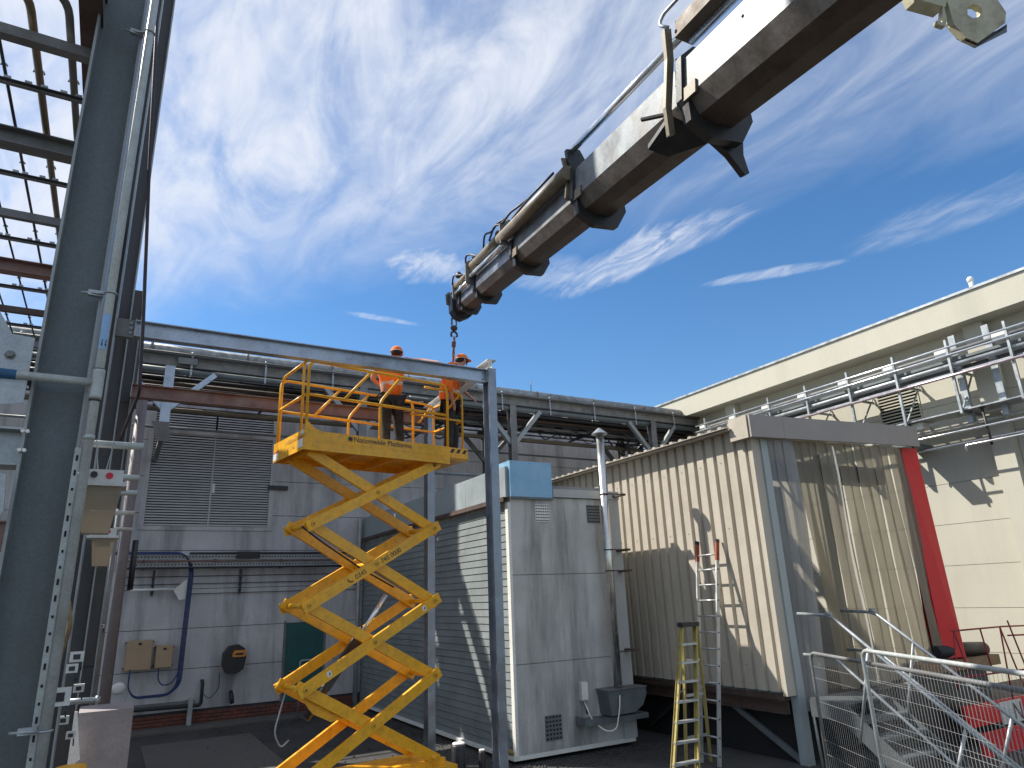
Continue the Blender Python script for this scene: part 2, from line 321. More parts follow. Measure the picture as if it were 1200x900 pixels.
# ------------------------------------------------------------------ setting
MB().add([(-400, -400, 0), (400, -400, 0), (400, 400, 0), (-400, 400, 0)], [(0, 1, 2, 3)]).build('ground', GROUND, kind='structure')
MB().box((0.9, 11.5, 0.004), (3.0, 17.1, 0.012)).build('path', SLAB, kind='structure')
MB().box((-1, 18.35, 0.004), (5.0, 19.19, 0.05)).build('kerb', SLAB, kind='structure')

# ------------------------------------------------------------------ main building
YW = 19.24
b = thing('rendered_building', 'long grey rendered building with large louvred doors behind the pipe rack', 'building', (4, YW, 0))
MB().box((-9, YW+0.03, 0.3), (16.7, YW+9, 8.15)).build('wall', JOINT, b)
MB().box((-9.1, YW-0.06, 8.15), (16.7, YW+9, 8.32)).build('roof_edge', GALVO, b)
rows = [0.345, 1.26, 2.18, 3.10, 4.02, 4.93, 5.85, 6.77, 7.69, 8.14]
cols = [-9+3.2*i for i in range(9)]+[16.68]
LX0, LX1, LZ0, LZ1 = 0.53, 3.44, 4.62, 7.62
for i in range(len(rows)-1):
    for j in range(len(cols)-1):
        x0, x1, z0, z1 = cols[j]+0.001, cols[j+1]-0.001, rows[i]+0.007, rows[i+1]-0.007
        segs = [(x0, x1)]
        if z1 > LZ0-0.1 and z0 < LZ1: segs = [(x0, min(x1, LX0-0.12)), (max(x0, LX1+0.12), x1)]
        if z1 < 2.4:
            segs = [q for sgm in segs for q in ((sgm[0], min(sgm[1], 4.08)), (max(sgm[0], 5.07), sgm[1]))]
        for (a0, a1) in segs:
            if a1-a0 > 0.05:
                zz = z0
                if abs(z0-4.027) < 0.01 and a0 < LX1 and False: zz = z0
                MB().box((a0, YW, zz), (a1, YW+0.028, z1)).build('panel', WALLG, b)
# fill strips round louvre
MB().box((LX0-0.119, YW+0.001, 4.03), (LX1+0.119, YW+0.0275, LZ0-0.09)).build('panel', WALLG, b)
lv = MB().box((LX0-0.12, YW-0.03, LZ0-0.1), (LX1+0.12, YW+0.01, LZ0)).box((LX0-0.12, YW-0.03, LZ0+0.001), (LX0, YW+0.01, LZ1)).box((LX1, YW-0.03, LZ0+0.001), (LX1+0.12, YW+0.01, LZ1))\
    .box((LX0+0.001, YW-0.03, 6.98), (LX1-0.001, YW+0.012, 7.1)).box((1.965, YW-0.025, LZ0+0.001), (2.005, YW+0.01, 6.979)).build('louvre_door', WALLG, b, label='tall double louvred door')
MB().box((LX0, YW+0.015, LZ0), (LX1, YW+0.029, LZ1)).build('backing', DARK, lv)
MB().box((2.01, YW-0.03, 5.48), (2.07, YW-0.012, 5.72)).build('handle', WHITEPAINT, lv)
sl = None
for (x0, x1) in ((LX0+0.004, 1.961), (2.009, LX1-0.004)):
    k = 0; z = LZ0+0.03; sl = None
    while z < LZ1-0.05:
        if not (6.965 < z < 7.11):
            if sl is None:
                sl = MB().prof((x0, YW-0.004, z), (x1, YW-0.004, z), [(-0.020, 0.022), (-0.014, 0.026), (0.018, -0.012), (0.012, -0.018)]).build('slat', LOUVM, lv); zs = z
            else: clone(sl, lv, (0, 0, z-zs))
        z += 0.066
# brick plinth
MB().box((-9, YW+0.02, 0), (16.7, YW+0.5, 0.299)).build('plinth_core', JOINT, b)
bk = MB()
for r in range(4):
    x = -2.0-(r % 2)*0.112
    while x < 6.1:
        z0 = r*0.075; bk.box((x, YW-0.02-random.random()*0.004, z0+0.004), (x+0.212, YW+0.03, z0+0.066)); x += 0.224
bk.build('brick_course', BRICKD, b, kind='stuff')
# teal door
d = MB().box((4.09, YW+0.0, 0.31), (5.06, YW+0.05, 2.17)).build('door', TEAL, b, label='dark teal steel door')
MB().box((4.2, YW-0.05, 1.0), (4.5, YW-0.02, 1.03)).build('handle', GALVO, d)
for (a, c) in (((4.03, 0.31), (4.088, 2.23)), ((5.062, 0.31), (5.12, 2.23))): MB().box((a[0], YW-0.02, a[1]), (c[0], YW+0.03, c[1])).build('door_frame', GALVO, d)
# service strip at the foot of the wall
MB().box((-2, YW-0.10, 0.50), (2.05, YW-0.002, 0.56)).build('ledge', GALVO, b)

# unseen tower added behind the columns, slit to cast the siding shadow and slivers
tw = thing('shade_tower', 'slim unseen tower added behind the grey building to shade the plank siding', 'tower', (-1.1, 24, 0))
for (a_, b_) in ((20.35, 21.25), (21.6, 23.8), (24.15, 27.5)): MB().box((-1.2, a_, 8.0), (-1.02, b_, 16.5)).build('shade_bay', GALVO, tw)
for z in (10, 12, 14, 16): MB().box((-1.19, 20.35, z), (-1.03, 27.5, z+0.12)).build('shade_girder', GALVO, tw)
# ---- wall mounted things
def trayline(z, x0, x1, label, m, y0=18.95, w=0.26):
    t = thing('cable_tray', label, 'cable tray', (x0, y0, z))
    MB().channel((x0, y0, z), (x1, y0, z), 0.03, 0.10, 0.004).build('tray', m, t)
    pr = MB()
    x = x0+0.05
    while x < x1: pr.box((x, y0-0.022, z-0.01), (x+0.03, y0-0.016, z+0.02)); x += 0.075
    pr.build('slots', DARK, t, kind='stuff')
    for k in range(int((x1-x0)/1.6)):
        MB().box((x0+0.4+k*1.6, y0+0.02, z-0.1), (x0+0.45+k*1.6, YW-0.001, z+0.06)).build('bracket', GALVO, t)
trayline(3.84, 0.2, 5.98, 'upper perforated cable tray on the grey wall below the louvred doors', GALV)
trayline(3.66, 0.2, 5.98, 'lower perforated cable tray on the grey wall below the louvred doors', GALV)
for z, m, r in ((3.93, DARKM, 0.03), (3.75, RUST, 0.022), (3.59, DARKM, 0.025)):
    MB().tube([(1.6 if z > 3.9 else 0.2, 18.9, z), (5.98, 18.9, z)], r, 8).build('pipe', m, label={3.93: 'black lagged pipe above the cable trays on the grey wall', 3.75: 'copper brown pipe between the two cable trays', 3.59: 'black pipe below the lower cable tray'}[z], category='pipe')
MB().box((2.7, 18.86, 3.80), (3.25, 18.94, 3.97)).build('pipe_lagging', BLACK, label='black lagging patch wrapped over the wall pipes', category='lagging')
cb = MB()
for k in range(5):
    o = 0.024*k
    cb.tube(bend([(-0.2, 18.92-0.01*k, 3.96-o*0.5), (1.48+o*0.5, 18.92-0.01*k, 3.96-o*0.5), (1.74-o, 18.98, 3.6), (1.70-o, 18.99, 0.95), (1.45, 18.99, 0.72+o*0.5), (0.75, 18.99, 0.72+o*0.4), (0.60+o*0.1, 18.99, 0.95), (0.60+o*0.2, 18.99, 1.35)], 0.22), 0.011, 7)
cb.build('cable_bundle', BLUEC, label='blue cable bundle looping down the grey wall to the tan boxes', category='cables')
MB().tube(bend([(1.2, 19.02, 1.33), (1.2, 19.02, 1.1), (1.3, 19.0, 0.95), (1.5, 19.0, 0.98), (1.62, 19.0, 1.2)], 0.1), 0.015, 7).build('cable', BLUEC, label='short blue cable hanging under the small tan box', category='cable')
def wbox(x0, x1, z0, z1, label):
    t = thing('enclosure', label, 'electrical box', ((x0+x1)/2, 19.1, z0), 'tan boxes on the grey wall')
    MB().box((x0, 19.0, z0), (x1, 19.2, z1)).build('housing', TANBOX, t)
    MB().box((x0+0.015, 18.985, z0+0.015), (x1-0.015, 18.999, z1-0.015)).build('lid', TANBOX, t)
    MB().box(((x0+x1)/2-0.03, 18.975, z1-0.10), ((x0+x1)/2+0.04, 18.984, z1-0.05)).build('label_plate', BLACK, t)
    for x in (x0-0.03, x1+0.0): MB().box((x, 19.15, z0+0.03), (x+0.03, 19.235, z0+0.06)).box((x, 19.15, z1-0.06), (x+0.03, 19.235, z1-0.03)).build('lug', BLACK, t)
wbox(0.48, 1.02, 1.32, 1.97, 'larger tan metal box on the grey wall, left of its small neighbour')
wbox(1.10, 1.46, 1.34, 1.83, 'smaller tan metal box on the grey wall beside the blue cables')
t = thing('conduit_run', 'white conduit with triangular plate running to the blue cables', 'conduit', (0.8, 19.1, 3.1))
MB().tube([(0.42, 19.1, 3.10), (1.36, 19.1, 3.10)], 0.03, 10).build('conduit', WHITEPAINT, t)
MB().poly([(1.34, 19.05, 3.08), (1.62, 19.05, 3.34), (1.66, 19.05, 2.86), (1.48, 19.05, 2.84)], (0, 1, 0), 0.02).build('plate', WHITEPAINT, t)
MB().tube([(1.7, 19.06, 3.2), (1.66, 19.06, 3.6)], 0.03, 8).build('conduit', WHITEPAINT, t)
for z in (3.40, 3.22, 2.98): MB().tube([(0.3 if z > 3 else 1.7, 19.2, z), (5.95, 19.2, z)], 0.009, 6).build('wire', BLACK, label={3.40: 'upper thin black wire clipped along the grey wall', 3.22: 'middle thin black wire clipped along the grey wall', 2.98: 'lower thin black wire clipped along the grey wall'}[z], category='wire')
for x, lab in ((0.86, 'small dark strut bracket on the wall left of the blue cables'), (2.84, 'small dark strut bracket hanging below the cable trays')):
    t = MB().box((x, 19.12, 2.95), (x+0.05, 19.2, 3.55))
    for z in (3.05, 3.2, 3.35): t.ell((x+0.02, 19.1, z), 0.04, 0.04, 0.03, 8, 5)
    t.build('strut_bracket', DARKM, label=lab, category='bracket')
t = thing('wall_unit', 'black rounded hooded unit with orange handle on the grey wall', 'wall unit', (2.83, 19.05, 1.1))
MB().prof((2.83, 18.86, 1.42), (2.83, 19.2, 1.42), [(-0.25, -0.12), (-0.17, -0.30), (0.05, -0.34), (0.22, -0.24), (0.27, 0.05), (0.22, 0.24), (0.08, 0.33), (-0.12, 0.30), (-0.24, 0.14)]).build('housing', BLACK, t)
MB().prof((2.93, 18.82, 1.54), (2.93, 18.87, 1.54), [(-0.15, -0.07), (0.13, -0.07), (0.16, 0.0), (0.13, 0.08), (-0.12, 0.08), (-0.16, 0)]).build('handle', ORANGEP, t)
MB().box((2.84, 18.80, 1.52), (3.02, 18.822, 1.56)).build('slot', BLACK, t)
MB().tube(bend([(2.56, 19.15, 1.12), (2.56, 19.12, 0.75), (2.35, 19.1, 0.55), (2.2, 19.12, 0.7)], 0.15), 0.008, 6).build('hose', BLACK, label='thin black hose hanging below the hooded unit', category='hose')
MB().tube(bend([(-0.5, 19.05, 0.5), (2.18, 19.05, 0.45), (2.18, 19.05, 0.95), (2.18, 19.2, 0.97)], 0.08), 0.04, 8).build('drain_pipe', BLACK, label='black drain pipe running along the foot of the grey wall', category='pipe')
MB().box((1.9, 18.98, 0.0), (2.0, 19.14, 0.62)).build('pipe_post', GALV, label='short pale grey post at the foot of the grey wall', category='post')
MB().tube(bend([(2.85, 19.2, 0.66), (2.85, 19.05, 0.6), (2.87, 19.0, 0.42)], 0.05), 0.05, 8).build('tap', BLACK, label='small black tap low on the grey wall', category='tap')
MB().tube([(5.93, 19.1, 0), (5.93, 19.1, 4.9)], 0.05, 12).build('downpipe', PALEP, label='slim pale downpipe in the corner beside the plank sided block', category='downpipe')
MB().box((3.4, 19.12, 5.62), (3.9, 19.23, 5.72)).build('wall_lamp', BLACK, label='small black strip lamp on the grey wall under the lift platform', category='lamp')
# tubular hand frame in front of teal door
MB().tube(bend([(4.25, 18.2, 0), (4.25, 18.2, 1.32), (5.6, 18.2, 1.32), (5.6, 18.2, 0)], 0.06), 0.022, 8).build('hand_frame', GALV, label='low grey tube frame standing in front of the teal door', category='rail')

# ------------------------------------------------------------------ pipe rack along the wall
YR, YB = 16.45, 18.1
r = thing('pipe_rack', 'long grey steel pipe rack carrying pipes above the louvred doors', 'pipe rack', (8, 18, 0))
MB().channel((-3.2, YR, 8.02), (18.2, YR, 8.02), 0.10, 0.30, 0.012).build('beam', mat('dirty_rack_steel', (0.24, 0.235, 0.225), 0.55, 0.3, 0.35, 4, 0.12, 50, 0.1, 40, (0.12, 0.105, 0.09), 0.75, 5), r)
MB().box((-3.2, YR-0.075, 8.115), (18.2, YR-0.0505, 8.135)).box((-3.2, YR-0.075, 7.868), (18.2, YR-0.0505, 7.885)).build('cable_line', BLACK, r)
MB().channel((18.2, YB, 7.90), (-3.2, YB, 7.90), 0.10, 0.30, 0.012).build('beam', GALVO, r)
for z, rr, y, x1, m, nm in ((8.33, 0.135, YR+0.22, 16.2, mat('mottled_grey_pipe', (0.34, 0.355, 0.36), 0.5, 0.3, 0.4, 7, 0.15, 50, 0.1, 40, (0.12, 0.12, 0.12), 0.8, 6), 'pipe'), (7.79, 0.075, YR+0.02, 18.0, GALVD, 'pipe'), (8.19, 0.02, YR-0.08, 18.0, GALVO, 'conduit'),
                        (7.62, 0.05, YR+0.5, 17.5, RUSTD, 'pipe'), (7.71, 0.06, YR+0.8, 17.5, GALVO, 'pipe'), (7.47, 0.045, YR+1.1, 17.5, DARKM, 'pipe'), (7.11, 0.06, YR+0.9, 16.0, mat('brown_lagged_pipe', (0.14, 0.11, 0.075), 0.7), 'pipe'),
                        (6.80, 0.03, YR+1.45, 16.0, GALVO, 'pipe'), (7.23, 0.035, YR+1.3, 16.0, GALV, 'pipe'), (8.00, 0.08, YR+1.1, 16.5, GALVO, 'pipe'), (6.13, 0.05, YR+1.7, 16.0, GALV, 'pipe')):
    x0 = -3.2
    if z == 6.13: x0 = 7.76
    q = MB(); q.tube([(x0, y, z), (x1, y, z)], rr, 14)
    o = q.build(nm, m, r)
    if z == 8.33:
        for x in [0.2+i*2.05 for i in range(8)]: MB().lathe((x, y, z), [(0.15, -0.03), (0.15, 0.03)], 16, V((1, 0, 0))).build('coupling', GALVO, o)
# clamps on channel
for i in range(12):
    x = -2.2+i*1.62
    cm = MB().box((x-0.02, YR-0.07, 7.69), (x+0.02, YR-0.045, 8.24)).tube(arc((x, YR+0.02, 7.79), 0.095, -2.6, 0.6, (0, 1, 0), (0, 0, 1), 6), 0.012, 6)
    cm.ell((x, YR-0.07, 8.23), 0.035, 0.03, 0.03, 6, 4).ell((x, YR-0.07, 7.88), 0.035, 0.03, 0.03, 6, 4).ell((x, YR-0.07, 7.71), 0.03, 0.03, 0.03, 6, 4).build('clamp', GALV, r)
for x in [-2.6+1.2*i for i in range(17)]: MB().channel((x, YR+0.06, 7.91), (x, YB-0.06, 7.91), 0.05, 0.1, 0.006).build('cross_member', GALVO, r)
for x in [-2.0+2.4*i for i in range(8)]: MB().channel((x, YR+0.06, 7.33), (x, YB, 7.33), 0.04, 0.06, 0.006).bar((x, YR+0.7, 7.36), (x, YR+0.7, 7.86), 0.02, 0.02).build('hanger', DARKM, r)
MB().box((-3, YR+0.35, 7.76), (17.5, YB-0.1, 7.80)).build('tray', BLACK, r)
for yy, zz, rr_ in ((0.30, 7.70, 0.035), (0.42, 7.52, 0.03), (0.62, 7.45, 0.045), (0.78, 7.25, 0.025), (0.95, 7.55, 0.04), (1.2, 7.60, 0.05)): MB().tube([(-3.2, YR+yy, zz), (16.8, YR+yy, zz)], rr_, 8).build('small_pipe', (DARKM, RUSTD, GALVO)[int(yy*100) % 3], r)
for k, x in enumerate((0.61, 5.07, 9.47, 14.68)):
    zb = 6.18 if k < 2 else 0.0
    MB().ibeam((x, YR, zb), (x, YR, 7.87), 0.2, 0.2, 0.014, 0.01, (0, 1, 0)).build('post', NEWST if k == 0 else GALVO, r)
    if k >= 2: MB().ibeam((x, YB, 0), (x, YB, 7.75), 0.18, 0.18, 0.014, 0.01, (0, 1, 0)).build('post', GALVO, r)
    else:
        MB().bar((x, YR+0.1, 6.28), (x, YW, 6.28), 0.1, 0.12).poly([(x-0.25, YR-0.125, 6.56), (x-0.1, YR-0.125, 6.13), (x+0.15, YR-0.125, 6.13), (x+0.1, YR-0.125, 6.56)], (0, 1, 0), 0.012).build('wall_bracket', GALVO, r)
    for sgn in (-1, 1):
        MB().bar((x+sgn*0.06, YR, 6.76 if k else 6.90), (x+sgn*0.95, YR, 7.78), 0.12, 0.12).build('brace', NEWST if k == 0 else GALVM, r)
        if k >= 2: MB().bar((x+sgn*0.06, YB, 6.56), (x+sgn*1.1, YB, 7.66), 0.11, 0.11).build('brace', GALVO, r)
MB().tube([(10.3, YR+0.22, 8.46), (10.3, YR+0.22, 8.80)], 0.012, 6).build('rod', DARKM, r)
# cable looms and fittings hanging in the rack
q = MB()
for i in range(34):
    x = 6+random.random()*11; y = YR+0.4+random.random()*1.2; z = 6.99+random.random()*0.7
    q.tube(bend([(x, y, z), (x+0.2+random.random()*0.4, y+0.1, z-0.1-random.random()*0.25), (x+0.5+random.random()*0.6, y-0.1, z+0.1)], 0.2, 3), 0.012+random.random()*0.02, 6)
    if i % 3 == 0: q.box((x, y, z), (x+0.12+random.random()*0.15, y+0.1, z+0.12+random.random()*0.15))
q.build('cable_looms', DARKM, r, kind='stuff')
MB().box((0.75, YR-0.09, 7.95), (1.15, YR-0.055, 8.10)).build('splice_plate', GALVO, r)

# ------------------------------------------------------------------ left columns and overhead bridge
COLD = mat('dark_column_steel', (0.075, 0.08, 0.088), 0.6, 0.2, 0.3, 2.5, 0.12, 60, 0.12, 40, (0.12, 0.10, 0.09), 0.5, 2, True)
def column(y, xr, w, dp, label, m=GALVD, ztop=17.0):
    t = thing('steel_column', label, 'steel column', (xr-w/2, y+dp/2, 0), 'row of grey steel columns on the left')
    MB().box((xr-w, y, 0), (xr-w+0.017, y+dp, ztop)).build('flange', GALVM, t)
    MB().box((xr-0.017, y, 0), (xr, y+dp, ztop)).build('flange', GALVM, t)
    MB().box((xr-w+0.0171, y+dp/2-0.006, 0), (xr-0.0171, y+dp/2+0.006, ztop)).build('web', m, t)
    return t
c1 = column(5.1, -0.278, 0.31, 0.30, 'nearest tall grey steel column with pale conduit beside it')
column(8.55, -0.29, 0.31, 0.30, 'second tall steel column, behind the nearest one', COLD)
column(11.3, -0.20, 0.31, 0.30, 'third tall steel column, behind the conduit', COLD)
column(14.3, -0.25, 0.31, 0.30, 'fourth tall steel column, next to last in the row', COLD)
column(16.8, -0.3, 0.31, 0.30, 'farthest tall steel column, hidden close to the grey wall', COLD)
for (x0, x1, y, zt, lab) in ((-0.52, -0.055, 11.75, 7.6, 'dark clad riser duct behind the third steel column'), (-0.5, 0.0, 14.8, 7.9, 'farther dark riser duct near the grey wall, beyond the first riser')):
    t = thing('riser_duct', lab, 'duct', ((x0+x1)/2, y, 0), 'dark riser ducts along the columns')
    for k_ in range(int(zt/1.9)+1):
        z0_ = 0.01+1.9*k_
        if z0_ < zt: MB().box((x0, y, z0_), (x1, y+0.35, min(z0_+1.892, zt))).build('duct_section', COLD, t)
    MB().box((x1-0.016, y-0.02, 0), (x1+0.004, y-0.001, zt)).build('edge_angle', GALVM, t)
# bolts and scuffs on the near column
for x, z in ((-0.585, 3.70), (-0.585, 3.58), (-0.56, 3.70), (-0.56, 3.58)):
    MB().lathe((x, 5.09, z), [(0.012, 0), (0.012, 0.03)], 6, V((0, -1, 0))).build('bolt', WHITEPAINT, c1)
# conduit stack beside the column
t = thing('conduit', 'pale grey vertical conduit with blue arrow label beside the nearest column', 'conduit', (-0.22, 5.06, 0.2))
p = MB().tube([(-0.228, 5.02, 0.2), (-0.228, 5.02, 12)], 0.029, 14).build('tube', PALEP, t)
for z in (3.92, 4.13): MB().lathe((-0.228, 5.02, z-0.006), [(0.034, 0), (0.034, 0.012)], 14).build('collar', DARKM, t)
MB().lathe((-0.228, 5.02, 3.93), [(0.036, 0), (0.037, 0.02), (0.037, 0.18), (0.036, 0.2)], 14).build('tee_fitting', PALEP, t)
MB().tube([(-0.24, 5.02, 4.04), (-1.9, 4.92, 4.02)], 0.028, 12).build('branch', PALEP, t)
MB().tube([(-0.66, 4.995, 4.036), (-1.9, 4.92, 4.025)], 0.031, 12).build('sleeve', BLUEPNT, t, label='blue painted end of the branch tube')
MB().lathe((-0.228, 5.02, 3.66), [(0.033, 0), (0.033, 0.03)], 14).build('coupling', PALEP, t)
lb = MB().prof((-0.228, 5.02, 4.27), (-0.228, 5.02, 4.52), [(0.031*math.sin(a), -0.031*math.cos(a)) for a in [(-0.9+0.2*i) for i in range(10)]]+[(0.028*math.sin(a), -0.028*math.cos(a)) for a in [(0.9-0.2*i) for i in range(10)]], (0, 1, 0)).build('arrow_label', LBLUE, t, label='pale blue pipe label with two black arrows')
for x in (-0.235, -0.212): 
    yy = 5.02-0.0325; MB().poly([(x-0.002, yy, 4.335), (x+0.002, yy, 4.335), (x+0.002, yy, 4.305), (x+0.006, yy, 4.305), (x, yy, 4.285), (x-0.006, yy, 4.305), (x-0.002, yy, 4.305)], (0, -1, 0), 0.0015).build('arrow', BLACK, lb)
for z in (1.98, 4.68, 6.9, 9.2):
    c = MB().tube(arc((-0.228, 5.02, z), 0.036, -2.8, 0.3, (1, 0, 0), (0, 1, 0), 8), 0.006, 6).build('clamp', GALV, t)
    MB().box((-0.36, 5.05, z-0.016), (-0.27, 5.085, z+0.022)).tube([(-0.40, 5.07, z), (-0.25, 5.03, z)], 0.009, 6).build('clamp_jaw', GALV, c)
MB().tube(bend([(-0.35, 6.6, 10.0), (-0.27, 6.6, 8.7), (-0.15, 6.6, 6.86), (-0.02, 6.6, 5.15), (0.025, 6.6, 4.45), (-0.1, 8.4, 4.35)], 0.1), 0.016, 10).build('cable', mat('purple_black_cable', (0.035, 0.02, 0.03), 0.5), label='thin dark cable rising beside the steel columns against the sky', category='cable')
# perforated strut
t = thing('perforated_strut', 'pale perforated strut running down between the column and its conduit', 'strut', (-0.26, 5.1, 0.2))
MB().box((-0.298, 5.085, 0.3), (-0.263, 5.098, 3.62)).build('strut', PALEP, t)
q = MB(); z = 0.4; k = 0
while z < 3.6:
    q.box((-0.286, 5.081, z), (-0.275, 5.0845, z+(0.035 if k % 4 < 2 else 0.016))); z += 0.095; k += 1
q.build('slots', DARK, t, kind='stuff')
# gusset plates at the left edge
t = thing('gusset_plate', 'pale galvanised gusset plate with a large bolt at the left edge', 'gusset plate', (-0.9, 5.1, 3.7))
MB().poly([(-1.05, 5.0, 4.85), (-0.72, 5.0, 4.30), (-0.60, 5.0, 4.29), (-0.60, 5.0, 3.86), (-0.72, 5.0, 3.84), (-1.2, 5.0, 4.0), (-1.5, 5.0, 4.8)], (0, 1, 0), 0.015).build('plate', GALV, t)
MB().lathe((-0.71, 5.0, 4.16), [(0.03, 0), (0.032, 0.004), (0.02, 0.005), (0.02, 0.03)], 6, V((0, -1, 0)), smooth=False).build('bolt', GALVO, t)
t = thing('gusset_plate', 'lower pale gusset plate with a bolt at the left edge under a beam', 'gusset plate', (-0.9, 5.1, 3.0))
MB().poly([(-1.4, 5.0, 3.44), (-0.62, 5.0, 3.42), (-0.60, 5.0, 3.20), (-0.64, 5.0, 3.12), (-1.4, 5.0, 3.10)], (0, 1, 0), 0.015).build('plate', GALV, t)
MB().lathe((-0.77, 5.0, 3.29), [(0.03, 0), (0.032, 0.004), (0.02, 0.005), (0.02, 0.03)], 6, V((0, -1, 0)), smooth=False).build('bolt', WHITEPAINT, t)
for (x0, x1, y, z, w, h, m, lab) in ((-3, -0.58, 5.25, 3.62, 0.2, 0.24, GALV, 'short galvanised beam bolted to the left side of the nearest column'),
                             (-4, -0.3, 9.0, 3.42, 0.15, 0.30, RUST, 'dull red horizontal beam behind the nearest column at the left edge'),
                             (-4, -0.3, 9.0, 2.85, 0.15, 0.18, GALVD, 'grey horizontal beam low at the left edge behind the nearest column'),
                             (-4, -0.3, 12.0, 5.1, 0.15, 0.25, RUST, 'red oxide beam crossing at the left edge below the overhead bridge')):
    MB().ibeam((x0, y, z), (x1, y, z), w, h).build('steel_beam', m, label=lab, category='steel beam')
# overhead bridge
HB = 6.86
t = thing('pipe_bridge', 'overhead grey steel bridge with cross beams at the upper left', 'pipe bridge', (-3, 9, 0))
for k in range(6):
    y = 5.45+1.5*k
    big = k in (1, 3)
    rr = random.random
    if big: MB().ibeam((-6, y, HB+0.02), (-0.45, y, HB+0.02), 0.16, 0.17, 0.012, 0.01).build('cross_beam', RUST if k == 3 else GALVO, t)
    else: MB().channel((-0.45, y, HB), (-6, y, HB), 0.09 if k == 0 else 0.07, 0.09, 0.008).build('cross_beam', RUSTD if k == 4 else GALVO, t)
    MB().channel((-6, y+0.58, HB-0.02), (-0.45, y+0.58, HB-0.02), 0.042, 0.042, 0.004).build('strut', GALVO, t)
for x in (-0.635, -6.0): MB().ibeam((x, 4.0, HB+0.27), (x, 14.2, HB+0.27), 0.16, 0.26).build('side_beam', RUSTD, t)
for x in (-6.0,): 
    for y in (5.3, 8.6, 11.4, 14): MB().ibeam((x, y, 0), (x, y, HB+0.1), 0.3, 0.3, up=(0, 1, 0)).build('leg', GALVD, t)
def hpipe(x, r, y0, bendx, lab, m=GALVO, y1=15.5):
    zz = HB+0.11+r
    pts = [(x, y1, zz), (x, y0, zz)]
    if bendx: pts = bend([(x, y1, zz), (x, y0, zz), (x-2.5, y0-0.02, zz)], 0.28, 8)
    t = thing('overhead_pipe', lab, 'pipe', (x, y0, zz), 'pipes lying on the overhead bridge')
    MB().tube(pts, r, 12).build('tube', m, t)
    for k in range(5):
        y = 5.45+1.5*k+0.58
        MB().tube(arc((x, y, zz), r+0.008, -0.1, math.pi+0.1, (1, 0, 0), (0, 0, 1), 8), 0.007, 5).box((x-r-0.05, y-0.012, HB+0.012), (x-r+0.0, y+0.012, HB+0.03)).box((x+r, y-0.012, HB+0.012), (x+r+0.05, y+0.012, HB+0.03)).build('u_bolt', GALV, t)
hpipe(-0.78, 0.030, 4.95, True, 'thick bent pipe nearest the column on the overhead bridge')
hpipe(-1.03, 0.031, 5.02, True, 'thick bent pipe, second from the column on the overhead bridge', mat('stained_brass_pipe', (0.22, 0.17, 0.11), 0.4, 0.5))
hpipe(-1.27, 0.014, 5.1, True, 'slim bent pipe on the overhead bridge, left of the thick ones', DARKM)
hpipe(-1.56, 0.012, 4.0, False, 'slim straight dark pipe on the overhead bridge', DARKM)
hpipe(-1.85, 0.012, 4.0, False, 'leftmost slim dark pipe on the overhead bridge', DARKM)

# lamps / boxes hanging on the row
def unit(y, lab):
    t = thing('control_unit', lab, 'control unit', (-0.12, y, 3.2), 'units with red buttons along the left columns')
    x0, x1 = -0.30, -0.01
    MB().box((x0, y-0.05, 3.53), (x1, y+0.12, 3.62)).build('box', WHITEP, t)
    MB().box((x0-0.03, y-0.08, 3.497), (x1+0.03, y+0.18, 3.528)).build('rim', WHITEP, t)
    MB().lathe((x1-0.09, y-0.05, 3.575), [(0.024, 0), (0.024, 0.008)], 14, V((0, -1, 0))).build('button', REDB, t)
    MB().lathe((x1-0.19, y-0.05, 3.58), [(0.024, 0), (0.022, 0.02)], 12, V((0, -1, 0))).build('gland', DARKM, t)
    a = [(x0+0.03, y-0.06), (x1, y-0.06), (x1, y+0.16), (x0+0.03, y+0.16)]; c = [(x0+0.07, y-0.02), (x1-0.05, y-0.02), (x1-0.05, y+0.12), (x0+0.07, y+0.12)]
    q = MB(); q.add([(*p, 3.496) for p in a]+[(*p, 3.16) for p in c], [(0, 1, 2, 3), (7, 6, 5, 4), (0, 4, 5, 1), (1, 5, 6, 2), (2, 6, 7, 3), (3, 7, 4, 0)]); q.build('hopper', TRANS, t)
    MB().box((x0+0.08, y, 3.40), (x1-0.06, y+0.08, 3.46)).build('lamp_tube', WHITEP, t)
    MB().bar((x0+0.12, y+0.03, 3.62), (x0+0.08, y+0.03, 3.86), 0.006, 0.006).bar((x0+0.17, y+0.03, 3.62), (x0+0.2, y+0.03, 3.86), 0.006, 0.006).build('hanger', GALV, t)
unit(5.9, 'nearest white box with red button over a brown translucent hopper')
unit(10.1, 'second white box with red button over a hopper, farther along the columns')
unit(14.2, 'farthest white box with red button, small and close to the grey wall')
for i, y in enumerate((6.0, 7.5, 8.5, 10.3, 12.4)):
    MB().tube([(-0.5, y, 3.84), (0.015*y+0.012, y, 3.84)], 0.028 if i == 0 else 0.03, 10).build('stub_pipe', PALEP, label='pale stub pipe sticking out to the right of the columns, ' + ('nearest of five', 'second of five', 'middle of five', 'fourth of five', 'farthest of five')[i], category='pipe', group='pale stub pipes beside the columns')
